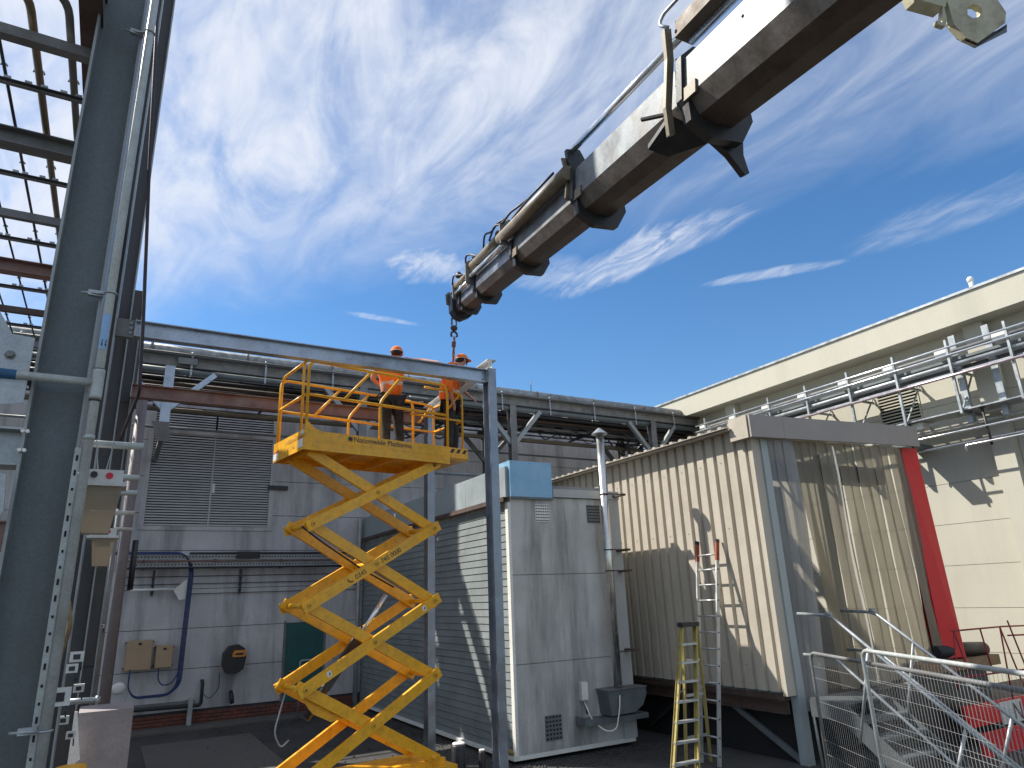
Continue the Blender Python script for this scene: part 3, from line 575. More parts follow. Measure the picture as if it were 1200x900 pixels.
# brown vertical pipes and bits beyond the columns
for x, y, z0, z1, rr, m, lab in ((0.12, 13.4, 0, 6.4, 0.085, mat('brown_grey_pipe', (0.17, 0.15, 0.155), 0.6), 'thick brown grey vertical pipe beyond the steel columns'),
                         (-0.03, 12.8, 0, 4.2, 0.04, GALVO, 'slim pale vertical pipe beyond the steel columns'),
                         (0.32, 15.0, 3.0, 3.9, 0.05, DARKM, 'short dark pipe fitting beside the blue cables')):
    MB().tube([(x, y, z0), (x, y, z1)], rr, 14).build('vertical_pipe', m, label=lab, category='pipe')
t = thing('dotted_rail', 'thin perforated vertical rail beyond the steel columns', 'rail', (-0.05, 12, 0.4))
MB().box((-0.10, 12.0, 0.9), (-0.05, 12.02, 3.2)).build('rail', GALVD, t)
q = MB(); z = 1.0
while z < 3.15: q.box((-0.088, 11.985, z), (-0.07, 11.999, z+0.02)); z += 0.06
q.build('dots', WHITEP, t, kind='stuff')
for i, (x, y, z, s) in enumerate(((-0.31, 8.3, 1.86, 0.10), (-0.235, 8.4, 2.10, 0.05), (-0.21, 8.5, 2.20, 0.06), (-0.17, 9.2, 1.85, 0.05), (-0.27, 9.2, 1.55, 0.05), (-0.19, 9.5, 1.36, 0.045), (-0.04, 11.9, 2.43, 0.03))):
    t = thing('junction_box', ('larger square grey junction box low on the second column', 'small junction box just above the larger one', 'topmost junction box of the cluster on the second column', 'small junction box right of the column edge', 'junction box above the concrete pier', 'lowest junction box of the cluster', 'tiny junction box on the perforated rail')[i], 'junction box', (x, y, z), 'junction boxes on the columns')
    MB().box((x-s, y-0.03, z-s*0.8), (x+s, y+0.03, z+s*0.8)).build('case', WHITEP, t)
    MB().box((x-s*0.5, y-0.036, z-s*0.4), (x+s*0.5, y-0.0301, z+s*0.4)).build('cover', DARKM, t)
    MB().tube([(x+s*0.7, y-0.02, z-s*0.8), (x+s*0.8, y-0.02, z-s*1.3-0.05)], 0.008, 6).build('gland', DARKM, t)
MB().tube(bend([(-0.33, 7.9, 2.72), (-0.28, 7.9, 2.5), (-0.34, 7.9, 2.2), (-0.33, 7.9, 2.0), (-0.38, 7.9, 1.8)], 0.1), 0.022, 8).build('hose', mat('faded_yellow_hose', (0.20, 0.15, 0.07), 0.6, 0, 0.5, 9, 0.1, 40, 0.1, 40, (0.16, 0.05, 0.04), 0.8, 5), label='faded yellow and red hose hanging down the second column', category='hose')
MB().tube([(-0.35, 10.3, 1.62), (0.05, 10.3, 1.61)], 0.035, 10).lathe((0.0, 10.3, 1.61), [(0.05, 0), (0.05, 0.03)], 10, V((1, 0, 0))).build('pipe_end', GALV, label='short metal pipe end lying on top of the concrete pier', category='pipe')
MB().box((-0.16, 10.5, 0), (0.43, 11.25, 1.46)).build('concrete_pier', PIER, label='pinkish grey concrete pier at the foot of the columns', category='pier')
MB().add([(-0.2, 10.3, 1.5), (-0.17, 10.3, 1.5), (-0.08, 10.3, 0.98), (-0.2, 10.3, 0.9), (-0.2, 10.33, 1.5), (-0.17, 10.33, 1.5), (-0.08, 10.33, 0.98), (-0.2, 10.33, 0.9)], [(0, 1, 2, 3), (7, 6, 5, 4), (0, 4, 5, 1), (1, 5, 6, 2), (2, 6, 7, 3), (3, 7, 4, 0)]).build('white_plate', WHITEPAINT, label='narrow white plate hanging beside the concrete pier', category='plate')
MB().ell((0.42, 18.9, 0.98), 0.15, 0.06, 0.13, 12, 8).build('wall_vent', WHITEPAINT, label='round white wall vent low on the grey wall beside the columns', category='vent')

# ------------------------------------------------------------------ new steel portal frame
YF, YK = 8.7, 11.4
ZT = 5.90
t = thing('new_steel_beam', 'new steel beam spanning in front of the workers at chest height', 'steel beam', (2.3, YF, 5.7))
MB().ibeam((-0.09, YF, ZT-0.102), (4.565, YF, ZT-0.102), 0.13, 0.203, 0.012, 0.008).build('section', NEWST, t)
MB().box((-0.10, YF-0.08, ZT-0.21), (-0.088, YF+0.08, ZT+0.005)).build('end_plate', GALV, t)
MB().box((4.5655, YF-0.08, ZT-0.20), (4.576, YF+0.08, ZT)).build('end_plate', GALV, t)
for z in (ZT-0.15, ZT-0.05):
    for x in (4.53,): MB().lathe((x, YF-0.006, z), [(0.014, 0), (0.014, 0.02)], 6, V((0, -1, 0)), smooth=False).build('bolt', GALV, t)
t = thing('rear_steel_beam', 'red oxide steel beam running behind the scissor lift platform', 'steel beam', (2.3, YK, 5.7))
MB().ibeam((-0.06, YK, ZT-0.102), (4.66, YK, ZT-0.102), 0.15, 0.203, 0.012, 0.008).build('section', RUST, t)
MB().box((-0.072, YK-0.08, ZT-0.21), (-0.0605, YK+0.08, ZT+0.005)).build('end_plate', GALV, t)
def post(y, lab):
    px_ = 4.64 if y < 9 else 4.79; pm = mat('blue_grey_post_steel', (0.27, 0.30, 0.35), 0.38, 0.55, 0.3, 4, 0.1, 50, 0.1, 40, (0.20, 0.16, 0.14), 0.5, 2.5)
    t = thing('new_steel_post', lab, 'steel post', (px_, y, 0), 'new steel posts of the portal frame')
    MB().ibeam((px_, y, 0.02), (px_, y, ZT-0.001), 0.125, 0.203, 0.012, 0.008, (0, 1, 0)).build('section', pm, t)
    MB().box((px_-0.14, y-0.15, 0), (px_+0.14, y+0.15, 0.02)).build('base_plate', NEWST, t)
post(YF, 'new steel post in front of the plank sided block')
post(YK, 'rear new steel post just right of the scissor lift arms')
t = thing('tie_beam', 'pale steel tie beam joining the tops of the two new posts', 'steel beam', (4.74, 10, ZT))
MB().ibeam((4.64, YF-0.1, ZT+0.078), (4.79, YK+0.1, ZT+0.078), 0.15, 0.15, 0.012, 0.008).build('section', mat('bright_galvanised_steel', (0.60, 0.62, 0.63), 0.45, 0.3), t)
t = thing('column_bracket', 'bolted bracket joining the new beam to the steel column', 'bracket', (-0.19, 8.7, 5.6))
MB().box((-0.29, 8.66, 5.68), (-0.101, 8.74, 5.90)).build('plate', GALVO, t)
for z in (5.73, 5.79, 5.85): MB().lathe((-0.14, 8.66, z), [(0.014, 0), (0.014, 0.02)], 6, V((0, -1, 0)), smooth=False).build('bolt', GALV, t)

# ------------------------------------------------------------------ scissor lift
PH = rad(9); LU = V((math.cos(PH), math.sin(PH), 0)); LV = V((-math.sin(PH), math.cos(PH), 0)); LN = V((2.05, 9.16, 0))
def L_(s, v, z): return LN+LU*s+LV*v+V((0, 0, z))
L = thing('scissor_lift', 'raised yellow scissor lift with two workers on its platform', 'scissor lift', L_(1.1, 0.45, 0))
def lbox(mb, s0, s1, v0, v1, z0, z1, mi=0):
    return mb.add([L_(s, v, z) for z in (z0, z1) for (s, v) in ((s0, v0), (s1, v0), (s1, v1), (s0, v1))],
                  [(0, 3, 2, 1), (4, 5, 6, 7), (0, 1, 5, 4), (1, 2, 6, 5), (2, 3, 7, 6), (3, 0, 4, 7)], mi=mi)
DW = 1.12; DL = 2.33
deck = lbox(MB(), 0.02, DL-0.02, 0.02, DW-0.02, 4.70, 4.75).build('platform_deck', YEL, L)
for k in range(4): lbox(MB(), 0.12+k*0.65, 0.17+k*0.65, 0.06, DW-0.06, 4.61, 4.699).build('deck_rib', YEL, deck)
lbox(MB(), 0, DL, 0.0, 0.018, 4.60, 4.87).build('side_panel', YEL, L)
lbox(lbox(MB(), 0, DL, DW-0.018, DW, 4.60, 4.87), 0.03, DL-0.03, 0.0185, 0.05, 4.60, 4.615).build('side_panel', YEL, L)
MB().poly([L_(0.001, -0.001, 4.871), L_(0.001, -0.001, 5.0), L_(0.02, -0.001, 5.0), L_(0.14, -0.001, 4.90), L_(0.24, -0.001, 4.871)], LV, 0.016).build('kick_plate', YEL, L)
lbox(MB(), 0.0, DL, -0.003, -0.0005, 4.722, 4.727).build('seam', YEL, L)
for s in (0.14, DL-0.10): MB().lathe(L_(s, 0, 4.68), [(0.03, 0), (0.028, 0.006)], 12, -LV).build('pin', YEL, L)
lbox(MB(), -0.018, 0, 0.0, DW, 4.60, 4.875).build('end_panel', YEL, L)
for (v0, v1, z0, z1) in ((0.01, 0.12, 4.80, 4.87), (0.02, 0.19, 4.64, 4.76), (DW-0.2, DW-0.01, 4.62, 4.72)): lbox(MB(), -0.022, -0.0185, v0, v1, z0, z1).build('sticker', WHITEPAINT, L)
for (v0, v1, z0, z1) in ((0.02, 0.19, 4.762, 4.782), (DW-0.2, DW-0.01, 4.722, 4.742)): lbox(MB(), -0.022, -0.0185, v0, v1, z0, z1).build('sticker', REDB, L)
for v in (0.35, 0.55): MB().lathe(L_(-0.018, v, 4.68), [(0.012, 0), (0.012, 0.005)], 8, -LU).build('bolt', RUSTD, L)
text('Nationwide Platforms', 0.098, L_(0.30, -0.0, 0)+LV*0.62+V((0, 0, 4.77))-LU*0.323, -LV, (0, 0, 1), INKF, L, label='faint lettering on the end panel')
text('Nationwide Platforms', 0.106, L_(0.71, -0.003, 4.775), LU, (0, 0, 1), INK, L)
q = MB()
for k in range(4):
    a = k*math.pi/4; q.bar(L_(0.66, -0.004, 4.81)+(LU*math.cos(a)+V((0, 0, math.sin(a))))*0.04, L_(0.66, -0.004, 4.81)-(LU*math.cos(a)+V((0, 0, math.sin(a))))*0.04, 0.003, 0.014)
q.build('emblem', INK, L, label='small dark starburst emblem before the lettering')
# rails
RT, RM = 5.87, 5.38; rr = 0.021
def rail(pts, name='rail', m=YEL, r=rr, rb=0.09): return MB().tube(bend([L_(*p) for p in pts], rb), r, 10).build(name, m, L)
for v in (0.03, DW-0.03):
    rail([(0.02, v, 4.78), (0.02, v, RT), (DL-0.06, v, RT), (DL-0.02, v, RT-0.12), (DL-0.02, v, 4.78)], rb=0.13)
    rail([(0.02, v, RM), (DL-0.02, v, RM)], 'mid_rail')
    rail([(1.13, v, 4.78), (1.13, v, RM+0.05), (1.46, v, RT-0.02)], 'rail_post')
    rail([(0.56, v, RM), (0.98, v, RT)], 'rail_brace')
for v in (0.13, DW-0.13):          # roll-out extension rails
    rail([(1.95, v, RT-0.05), (2.5, v, RT-0.05), (2.66, v, RT-0.09), (2.66, v, 4.82)], 'extension_rail', r=0.018, rb=0.08)
    rail([(1.7, v, RM-0.03), (2.66, v, RM-0.03)], 'extension_rail', r=0.017)
    rail([(2.36, v, RM+0.1), (2.62, v, RT-0.06)], 'extension_rail', r=0.017)
for (z, r_) in ((RT-0.09, 0.018), (RM-0.03, 0.017)): rail([(2.66, 0.13, z), (2.66, DW-0.13, z)], 'extension_rail', r=r_)
rail([(0.0, 0.16, 4.8), (0.0, 0.16, RT-0.0)], 'end_rail', r=0.019); rail([(0.0, 0.05, RT), (0.0, DW-0.22, RT-0.01), (0.0, DW-0.13, RT-0.10), (0.0, DW-0.13, 4.8)], 'end_rail', rb=0.10)
rail([(0.0, 0.05, RM), (0.0, DW-0.13, RM)], 'end_rail')
# extension deck with hazard stripes
ex = lbox(MB(), 1.0, 2.72, 0.09, DW-0.09, 4.752, 4.79).build('extension_deck', YEL, L)
lbox(lbox(MB(), DL+0.002, 2.72, 0.075, 0.089, 4.72, 4.885), 2.705, 2.72, 0.09, DW-0.09, 4.70, 4.885).build('toe_board', YEL, ex)
lbox(MB(), DL+0.002, 2.70, 0.1, DW-0.1, 4.70, 4.751).build('deck_frame', YEL, ex)
q = MB()
for k in range(3):
    s = DL+0.05+k*0.115; q.poly([L_(s, 0.0745, 4.80), L_(s+0.055, 0.0745, 4.80), L_(s+0.095, 0.0745, 4.865), L_(s+0.04, 0.0745, 4.865)], -LV, 0.003)
q.build('hazard_stripes', BLACK, ex)
GREASY = mat('greasy_yellow_pin', (0.42, 0.22, 0.03), 0.35, 0.2, 0.4, 20, 0.1, 60, 0.1, 40, (0.06, 0.04, 0.02), 0.8, 22)
# scissor stack
ZS = [4.58, 3.63, 2.60, 1.60, 0.56]; S0, S1 = 0.21, 2.10
AW, AH = 0.055, 0.138
for i in range(4):
    zt, zb = ZS[i], ZS[i+1]
    for side, (vo, vi) in enumerate(((0.10, 0.165), (0.86, 0.795))):
        a0, a1 = L_(S0, vo, zb), L_(S1, vo, zt); dd = (a1-a0).normalized()*0.09
        o = MB().bar(a0-dd, a1+dd, AW, AH).build('scissor_arm', YEL, L)
        a0_, a1_ = L_(S1, vi, zb), L_(S0, vi, zt); dd_ = (a1_-a0_).normalized()*0.09
        o2 = MB().bar(a0_-dd_, a1_+dd_, AW, AH).build('scissor_arm', YEL, L)
        sg = -1 if side == 0 else 1
        for P in ((a0, vo), (a1, vo), ((a0+a1)/2, vo)): MB().lathe(P[0]+LV*sg*AW/2, [(0.034, 0), (0.034, 0.008), (0.018, 0.009), (0.018, 0.02)], 12, LV*sg).build('pivot_pin', GREASY, o)
        if side == 0 and i == 1:
            u = (a1-a0).normalized(); n = V((0, 0, 1)); n = (n-u*n.dot(u)).normalized(); pp = a0-LV*(AW/2+0.002)
            Ln = (a1-a0).length
            text('0345', 0.092, pp+u*(Ln*0.5-0.37)-n*0.032, u, n, INK, o); text('745 0000', 0.092, pp+u*(Ln*0.5+0.07)-n*0.032, u, n, INK, o)
            MB().tube([pp+u*(Ln*0.5-0.48)+n*0.025, pp+u*(Ln*0.5-0.47)-n*0.01, pp+u*(Ln*0.5-0.42)-n*0.03], 0.011, 6).build('phone_symbol', mat('brown_print', (0.30, 0.14, 0.03), 0.6), o)
        if side == 0 and i in (2,):
            u = (a1-a0).normalized(); n = V((0, 0, 1)); n = (n-u*n.dot(u)).normalized(); pp = a0-LV*(AW/2+0.001)
            for q_ in (0.16, 0.90):
                c_ = pp+u*(a1-a0).length*q_
                MB().poly([c_-u*0.03-n*0.035, c_+u*0.03-n*0.035, c_+u*0.03+n*0.035, c_-u*0.03+n*0.035], -LV, 0.002).build('sticker', WHITEPAINT, o)
                MB().poly([c_-u*0.015-n*0.02-LV*0.002, c_+u*0.02-n*0.01-LV*0.002, c_+u*0.01+n*0.02-LV*0.002], -LV, 0.002).build('symbol', INK, o)
    for (s, z) in ((S0, zb), (S1, zb), ((S0+S1)/2, (zt+zb)/2)): MB().tube([L_(s, 0.06, z), L_(s, 0.90, z)], 0.032, 12).build('cross_tube', YEL, L)
MB().bar(L_(0.62, 0.45, 1.55), L_(1.12, 0.45, 2.18), 0.11, 0.11).tube([L_(0.38, 0.45, 1.22), L_(1.15, 0.45, 2.22)], 0.055, 14).build('cylinder', DARKM, L)
MB().tube([L_(1.15, 0.45, 2.22), L_(1.50, 0.45, 2.70)], 0.032, 14).build('piston_rod', CHROME, L)
MB().tube([L_(0.60, 0.40, 1.62), L_(1.12, 0.40, 2.30)], 0.014, 8).build('hose', BLACK, L)
MB().tube(bend([L_(0.12, 0.5, 1.55), L_(0.0, 0.5, 1.1), L_(0.10, 0.5, 0.92), L_(0.2, 0.5, 1.0)], 0.1), 0.011, 6).build('hose', GALV, L)
MB().tube(bend([L_(0.1, 0.2, 3.6), L_(0.4, 0.2, 3.4), L_(1.0, 0.22, 3.05), L_(1.5, 0.22, 2.8)], 0.1), 0.012, 6).build('hose', BLACK, L)
MB().tube(bend([L_(0.3, 0.25, 4.5), L_(0.8, 0.25, 4.3), L_(1.3, 0.25, 4.0)], 0.1), 0.011, 6).build('hose', BLACK, L)
# lower link bulge on the left
MB().poly([L_(0.12, 0.20, 1.62), L_(0.95, 0.20, 1.22), L_(0.62, 0.20, 1.18), L_(0.38, 0.20, 1.30)], LV, 0.04).build('link_plate', YEL, L)
# chassis and wheels
ch = lbox(lbox(MB(), -0.10, 2.40, 0.0, DW, 0.28, 0.45), -0.35, -0.101, 0.25, DW-0.15, 0.30, 0.50).build('chassis', YEL, L)
lbox(MB(), 0.5, 2.3, 0.15, 0.25, 0.451, 0.53).build('rail', YEL, ch)
for s in (0.25, 2.05):
    for v in (-0.03, DW-0.10):
        w = MB().lathe(L_(s, v, 0.2), [(0.12, 0), (0.2, 0.01), (0.2, 0.12), (0.12, 0.13)], 20, LV).build('wheel', BLACK, L)
        MB().lathe(L_(s, v-0.004, 0.2), [(0.1, 0), (0.1, 0.139)], 14, LV).build('hub', YEL, w)

# ------------------------------------------------------------------ workers
def skinmesh(verts, edges, name, m, parent, sub=2, root=0, post=None):
    me = bpy.data.meshes.new(name); o = bpy.data.objects.new(name, me); C.objects.link(o)
    me.from_pydata([v[0] for v in verts], edges, []); o.modifiers.new('skin', 'SKIN')
    sv = me.skin_vertices[0].data
    for i, v in enumerate(verts):
        r_ = v[1]; sv[i].radius = r_ if isinstance(r_, tuple) else (r_, r_); sv[i].use_root = (i == root)
    sm = o.modifiers.new('sub', 'SUBSURF'); sm.levels = sub; sm.render_levels = sub
    me2 = bpy.data.meshes.new_from_object(o.evaluated_get(bpy.context.evaluated_depsgraph_get()))
    C.objects.unlink(o); bpy.data.objects.remove(o)
    org = V((0, 0, 0)); q = parent
    while q is not None: org = org+q.location; q = q.parent
    for v in me2.vertices: v.co = v.co-org
    me2.materials.clear()
    for x in (m if isinstance(m, list) else [m]): me2.materials.append(x)
    for p in me2.polygons: p.use_smooth = True
    if post: post(me2, org)
    o = bpy.data.objects.new(name, me2); C.objects.link(o); o.parent = parent; return o
def worker(base, J, face, label, glasses=True, vest=True):
    """J: joints in world coordinates"""
    t = thing('person', label, 'person', base, 'workers on the lift platform')
    face = V(face).normalized(); side = face.cross(V((0, 0, 1))).normalized()
    vs = []; es = []
    def a(p, r): vs.append((V(p), r)); return len(vs)-1
    pel = a(J['pel'], 0.13); ch_ = a((V(J['pel'])+V(J['chest']))/2, (0.14, 0.12)); cs = a(J['chest'], (0.16, 0.13)); nk = a(J['neck'], 0.06); hd0 = a(J['head']-V((0, 0, 0.05))+face*0.012, 0.068); hd = a(J['head']+V((0, 0, 0.03)), 0.088); hd2 = a(J['head']+V((0, 0, 0.09)), 0.06)
    es += [(pel, ch_), (ch_, cs), (cs, nk), (nk, hd0), (hd0, hd), (hd, hd2)]
    for sd in ('l', 'r'):
        sh = a(J['sh'+sd], 0.062); el = a(J['el'+sd], 0.042); wr = a(J['wr'+sd], 0.027); es += [(cs, sh), (sh, el), (el, wr)]
        d = (V(J['wr'+sd])-V(J['el'+sd])).normalized(); fd = (d+V((0, 0, -0.4))).normalized(); pl = a(V(J['wr'+sd])+d*0.07, (0.038, 0.018)); es.append((wr, pl))
        ac = d.cross(V((0, 0, 1))).normalized()
        for k, (of, ln) in enumerate(((-0.033, 0.065), (-0.011, 0.08), (0.011, 0.075), (0.033, 0.055))):
            p1 = a(V(vs[pl][0])+ac*of+d*0.03, 0.010); p2 = a(vs[p1][0]+(d+fd)*0.5*ln*0.5, 0.009); p3 = a(vs[p2][0]+fd*ln*0.5-V((0, 0, 0.012)), 0.007); es += [(pl, p1), (p1, p2), (p2, p3)]
        th = a(vs[wr][0]+d*0.04+ac*(0.045 if sd == 'l' else -0.045), 0.012); th2 = a(vs[th][0]+d*0.045-V((0, 0, 0.01)), 0.009); es += [(wr, th), (th, th2)]
        hp = a(J['hip'+sd], 0.095); kn = a(J['kn'+sd], 0.062); an = a(J['an'+sd], 0.042); ft = a(V(J['an'+sd])+V(J.get('toe', face))*0.13+V((0, 0, -0.05)), 0.035); es += [(pel, hp), (hp, kn), (kn, an), (an, ft)]
    skinmesh(vs, es, 'body', SKIN, t, 1)
    # shirt or vest
    vs2 = []; es2 = []
    def b_(p, r): vs2.append((V(p), r)); return len(vs2)-1
    pz = V(J['pel'])+V((0, 0, -0.05)); p0 = b_(pz, (0.185, 0.150)); p1 = b_((V(J['pel'])*0.5+V(J['chest'])*0.5), (0.185, 0.148)); p2 = b_(J['chest'], (0.19, 0.15)); p3 = b_(V(J['chest'])*0.35+V(J['neck'])*0.65, 0.085)
    es2 += [(p0, p1), (p1, p2), (p2, p3)]
    for sd in ('l', 'r'):
        s_ = b_(J['sh'+sd], 0.085); frac = 0.45 if vest else 0.92; e_ = b_(V(J['sh'+sd])*(1-frac)+V(J['el'+sd])*frac, 0.066); es2 += [(p2, s_), (s_, e_)]
        if not vest: w_ = b_(V(J['el'+sd])*0.45+V(J['wr'+sd])*0.55, 0.05); es2.append((e_, w_))
    ax = (V(J['chest'])-V(J['pel'])); al = ax.length; ax.normalize()
    def paint(me, org):
        for p in me.polygons:
            h = (p.center+org-V(J['pel'])).dot(ax)/al; off = ((p.center+org-V(J['pel']))-ax*h*al).length
            if off < 0.22 and 0.40 < h < 0.52: p.material_index = 1
            if vest and off < 0.22 and 0.60 < h < 0.60: p.material_index = 1
    skinmesh(vs2, es2, 'hi_vis_top', [HIVIS, REFL], t, 3, post=paint)
    # trousers
    vs3 = []; es3 = []
    def c_(p, r): vs3.append((V(p), r)); return len(vs3)-1
    q0 = c_(V(J['pel'])+V((0, 0, 0.02)), (0.165, 0.135))
    for sd in ('l', 'r'):
        h_ = c_(J['hip'+sd], 0.112); k_ = c_(J['kn'+sd], 0.085); m_ = c_((V(J['kn'+sd])+V(J['an'+sd]))/2, 0.078); n_ = c_(V(J['an'+sd])+V((0, 0, 0.01)), 0.072); es3 += [(q0, h_), (h_, k_), (k_, m_), (m_, n_)]
    skinmesh(vs3, es3, 'trousers', TROUS, t, 2)
    toe = V(J.get('toe', face)); toe = V((toe.x, toe.y, 0)).normalized()
    for sd in ('l', 'r'):
        A = V(J['an'+sd]); B = MB(); B.ell(A+V((0, 0, -0.01)), 0.055, 0.055, 0.08, 12, 8); B.ell(A+toe*0.07+V((0, 0, -0.055)), 0.13 if abs(toe.x) > 0.7 else 0.055, 0.13 if abs(toe.x) <= 0.7 else 0.055, 0.045, 14, 8)
        B.build('boot', BOOT, t)
    # head details
    H = V(J['head'])
    rot = Matrix((( side.x, face.x, 0), (side.y, face.y, 0), (0, 0, 1)))
    cap = MB(); n = 18
    vs4 = []; fs4 = []
    for i in range(7):
        th = math.pi/2*i/6
        for k in range(n):
            a_ = 2*math.pi*k/n; vs4.append(H+V((0, 0, 0.035))+rot@V((0.098*math.cos(a_)*math.cos(th), 0.115*math.sin(a_)*math.cos(th), 0.095*math.sin(th))))
    for i in range(6):
        for k in range(n): fs4.append((i*n+k, i*n+(k+1) % n, (i+1)*n+(k+1) % n, (i+1)*n+k))
    cap.add(vs4, fs4, True); cap_o = cap.build('cap', HIVIS, t)
    br = []; 
    for k in range(9):
        a_ = math.pi*(0.12+0.76*k/8); br.append(H+V((0, 0, 0.035))+rot@V((0.095*math.cos(a_), 0.112*math.sin(a_), 0)))
    for k in range(9):
        a_ = math.pi*(0.88-0.76*k/8); br.append(H+V((0, 0, 0.018))+rot@V((0.085*math.cos(a_), 0.085+0.095*math.sin(a_), 0)))
    MB().poly(br, (0, 0, 1), 0.007).build('peak', HIVIS, cap_o)
    MB().tube([H+V((0, 0, 0.034))+rot@V((0.100*math.cos(a_), 0.117*math.sin(a_), 0)) for a_ in [2*math.pi*k/18 for k in range(19)]], 0.006, 5).build('cap_band', REFL, cap_o)
    MB().ell(H+face*-0.035+V((0, 0, 0.005)), 0.085, 0.085, 0.055, 14, 8).build('hair', HAIR, t)
    MB().ell(H+face*0.098+V((0, 0, -0.015)), 0.014, 0.018, 0.022, 8, 6).build('nose', SKIN, t)
    for sg in (-1, 1):
        MB().ell(H+side*sg*0.088+V((0, 0, -0.01)), 0.012, 0.022, 0.03, 8, 6).build('ear', SKIN, t)
        MB().ell(H+face*0.086+side*sg*0.034+V((0, 0, 0.008)), 0.024, 0.016, 0.018, 8, 6).build('lens', BLACK, t)
        MB().tube([H+face*0.08+side*sg*0.06+V((0, 0, 0.012)), H+side*sg*0.09+V((0, 0, 0.008))], 0.004, 5).build('glasses_arm', BLACK, t)
    MB().bar(H+face*0.082+side*0.02+V((0, 0, -0.055)), H+face*0.082-side*0.02+V((0, 0, -0.055)), 0.006, 0.006).build('mouth', RUST, t)
    return t
P = lambda x, y, z: V((x, y, z))
worker((3.45, 9.72, 4.75), dict(pel=P(3.46, 9.72, 5.64), chest=P(3.44, 9.70, 6.06), neck=P(3.49, 9.70, 6.24), head=P(3.53, 9.71, 6.35),
       shl=P(3.27, 9.74, 6.19), ell=P(3.20, 9.90, 5.95), wrl=P(3.40, 10.02, 5.88), shr=P(3.62, 9.62, 6.215), elr=P(3.84, 9.47, 6.205), wrr=P(3.97, 9.24, 6.13),
       hipl=P(3.37, 9.72, 5.58), knl=P(3.38, 9.74, 5.2), anl=P(3.37, 9.70, 4.83), hipr=P(3.56, 9.74, 5.58), knr=P(3.60, 9.78, 5.2), anr=P(3.62, 9.76, 4.83), toe=P(0.1, 1, 0)),
       (0.55, 0.83, -0.1), 'worker in orange hi-vis vest seen from behind, arm out over the beam')
worker((4.55, 9.86, 4.79), dict(pel=P(4.50, 9.88, 5.68), chest=P(4.48, 9.80, 6.12), neck=P(4.60, 9.78, 6.31), head=P(4.70, 9.77, 6.41),
       shl=P(4.56, 9.96, 6.24), ell=P(4.76, 9.98, 6.0), wrl=P(4.88, 9.86, 5.84), shr=P(4.44, 9.64, 6.25), elr=P(4.36, 9.56, 5.88), wrr=P(4.42, 9.56, 5.66),
       hipl=P(4.54, 9.96, 5.62), knl=P(4.64, 9.97, 5.22), anl=P(4.60, 9.92, 4.88), hipr=P(4.48, 9.80, 5.62), knr=P(4.46, 9.78, 5.22), anr=P(4.42, 9.76, 4.88), toe=P(1, 0.1, 0)),
       (0.98, 0.1, -0.15), 'worker in orange top and cap leaning right beside the hoist chain', vest=False)
MB().poly([(3.72, 9.55, 5.62), (3.98, 9.5, 5.60), (4.0, 9.75, 5.68), (3.78, 9.8, 5.70)], (0, 0, 1), 0.012).build('paper_sheet', WHITEPAINT, label='pale drawing sheet lying between the two workers', category='paper')

# ------------------------------------------------------------------ crane boom and hoist
def campt(px, py, depth): return V((0, 0, 2.6))+CR*((px-600)/800*depth)+CD*((py-450)/800*depth)+CF*depth
T0 = campt(538, 361, 11.6); T1 = campt(962, -4, 4.15)
BD = (T0-T1).normalized(); BS = BD.cross(V((0, 0, 1))).normalized(); BU = BS.cross(BD).normalized()   # BS = right side
BLn = (T0-T1).length
def B_(s, r_, u_): return T0-BD*s+BS*r_+BU*u_       # s metres back from the tip
K = thing('crane_boom', 'long telescopic crane boom reaching across the sky to the hoist', 'crane boom', T0)
def sect(w, h): return [(-.5*w, .34*h), (-.5*w, -.20*h), (-.30*w, -.43*h), (0, -.5*h), (.30*w, -.5*h), (.52*w, -.30*h), (.5*w, .34*h), (.3*w, .5*h), (-.3*w, .5*h)]
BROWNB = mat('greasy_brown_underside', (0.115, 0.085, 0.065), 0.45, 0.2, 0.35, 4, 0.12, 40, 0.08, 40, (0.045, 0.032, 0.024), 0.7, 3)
EDGEB = mat('lit_boom_edge', (0.85, 0.86, 0.88), 0.24, 0.95, 0.12, 4)  # lower right edge made pale and shiny to read as a lit strip
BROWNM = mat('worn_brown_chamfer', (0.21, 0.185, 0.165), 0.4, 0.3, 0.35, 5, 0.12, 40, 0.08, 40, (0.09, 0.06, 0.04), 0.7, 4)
tubes = [(0.05, 0.9, 0.22, 0.27, BOOMB), (0.55, 2.1, 0.28, 0.34, BOOMB), (1.45, 3.9, 0.34, 0.41, BOOMB), (3.15, 5.9, 0.40, 0.48, BOOMS), (5.02, 7.8, 0.46, 0.55, BOOMS), (6.92, 12.4, 0.48, 0.58, BOOMS)]
for (s0, s1, w, h, m) in tubes:
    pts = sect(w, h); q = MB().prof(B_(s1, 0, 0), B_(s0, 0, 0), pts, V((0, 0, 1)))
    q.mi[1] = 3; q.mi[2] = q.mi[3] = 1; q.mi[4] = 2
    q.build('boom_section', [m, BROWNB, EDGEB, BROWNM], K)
def collar(s, w, h, t_=0.07, e=0.03):
    q = MB(); o_ = sect(w+e*2, h+e*2); q.prof(B_(s+t_, 0, 0), B_(s, 0, 0), o_, V((0, 0, 1)))
    q.prof(B_(s+t_+0.04, 0.02, -h*0.30), B_(s+0.02, 0.02, -h*0.30), [(-.56*w, .12*h), (-.5*w, -.22*h), (-.1*w, -.40*h), (.45*w, -.38*h), (.66*w, -.05*h), (.60*w, .16*h)], V((0, 0, 1)))
    return q.build('collar', DARKM, K)
for (s, w, h) in ((0.52, 0.28, 0.34), (1.42, 0.34, 0.41), (3.12, 0.40, 0.48), (4.98, 0.46, 0.55), (6.88, 0.48, 0.58)): collar(s, w, h)
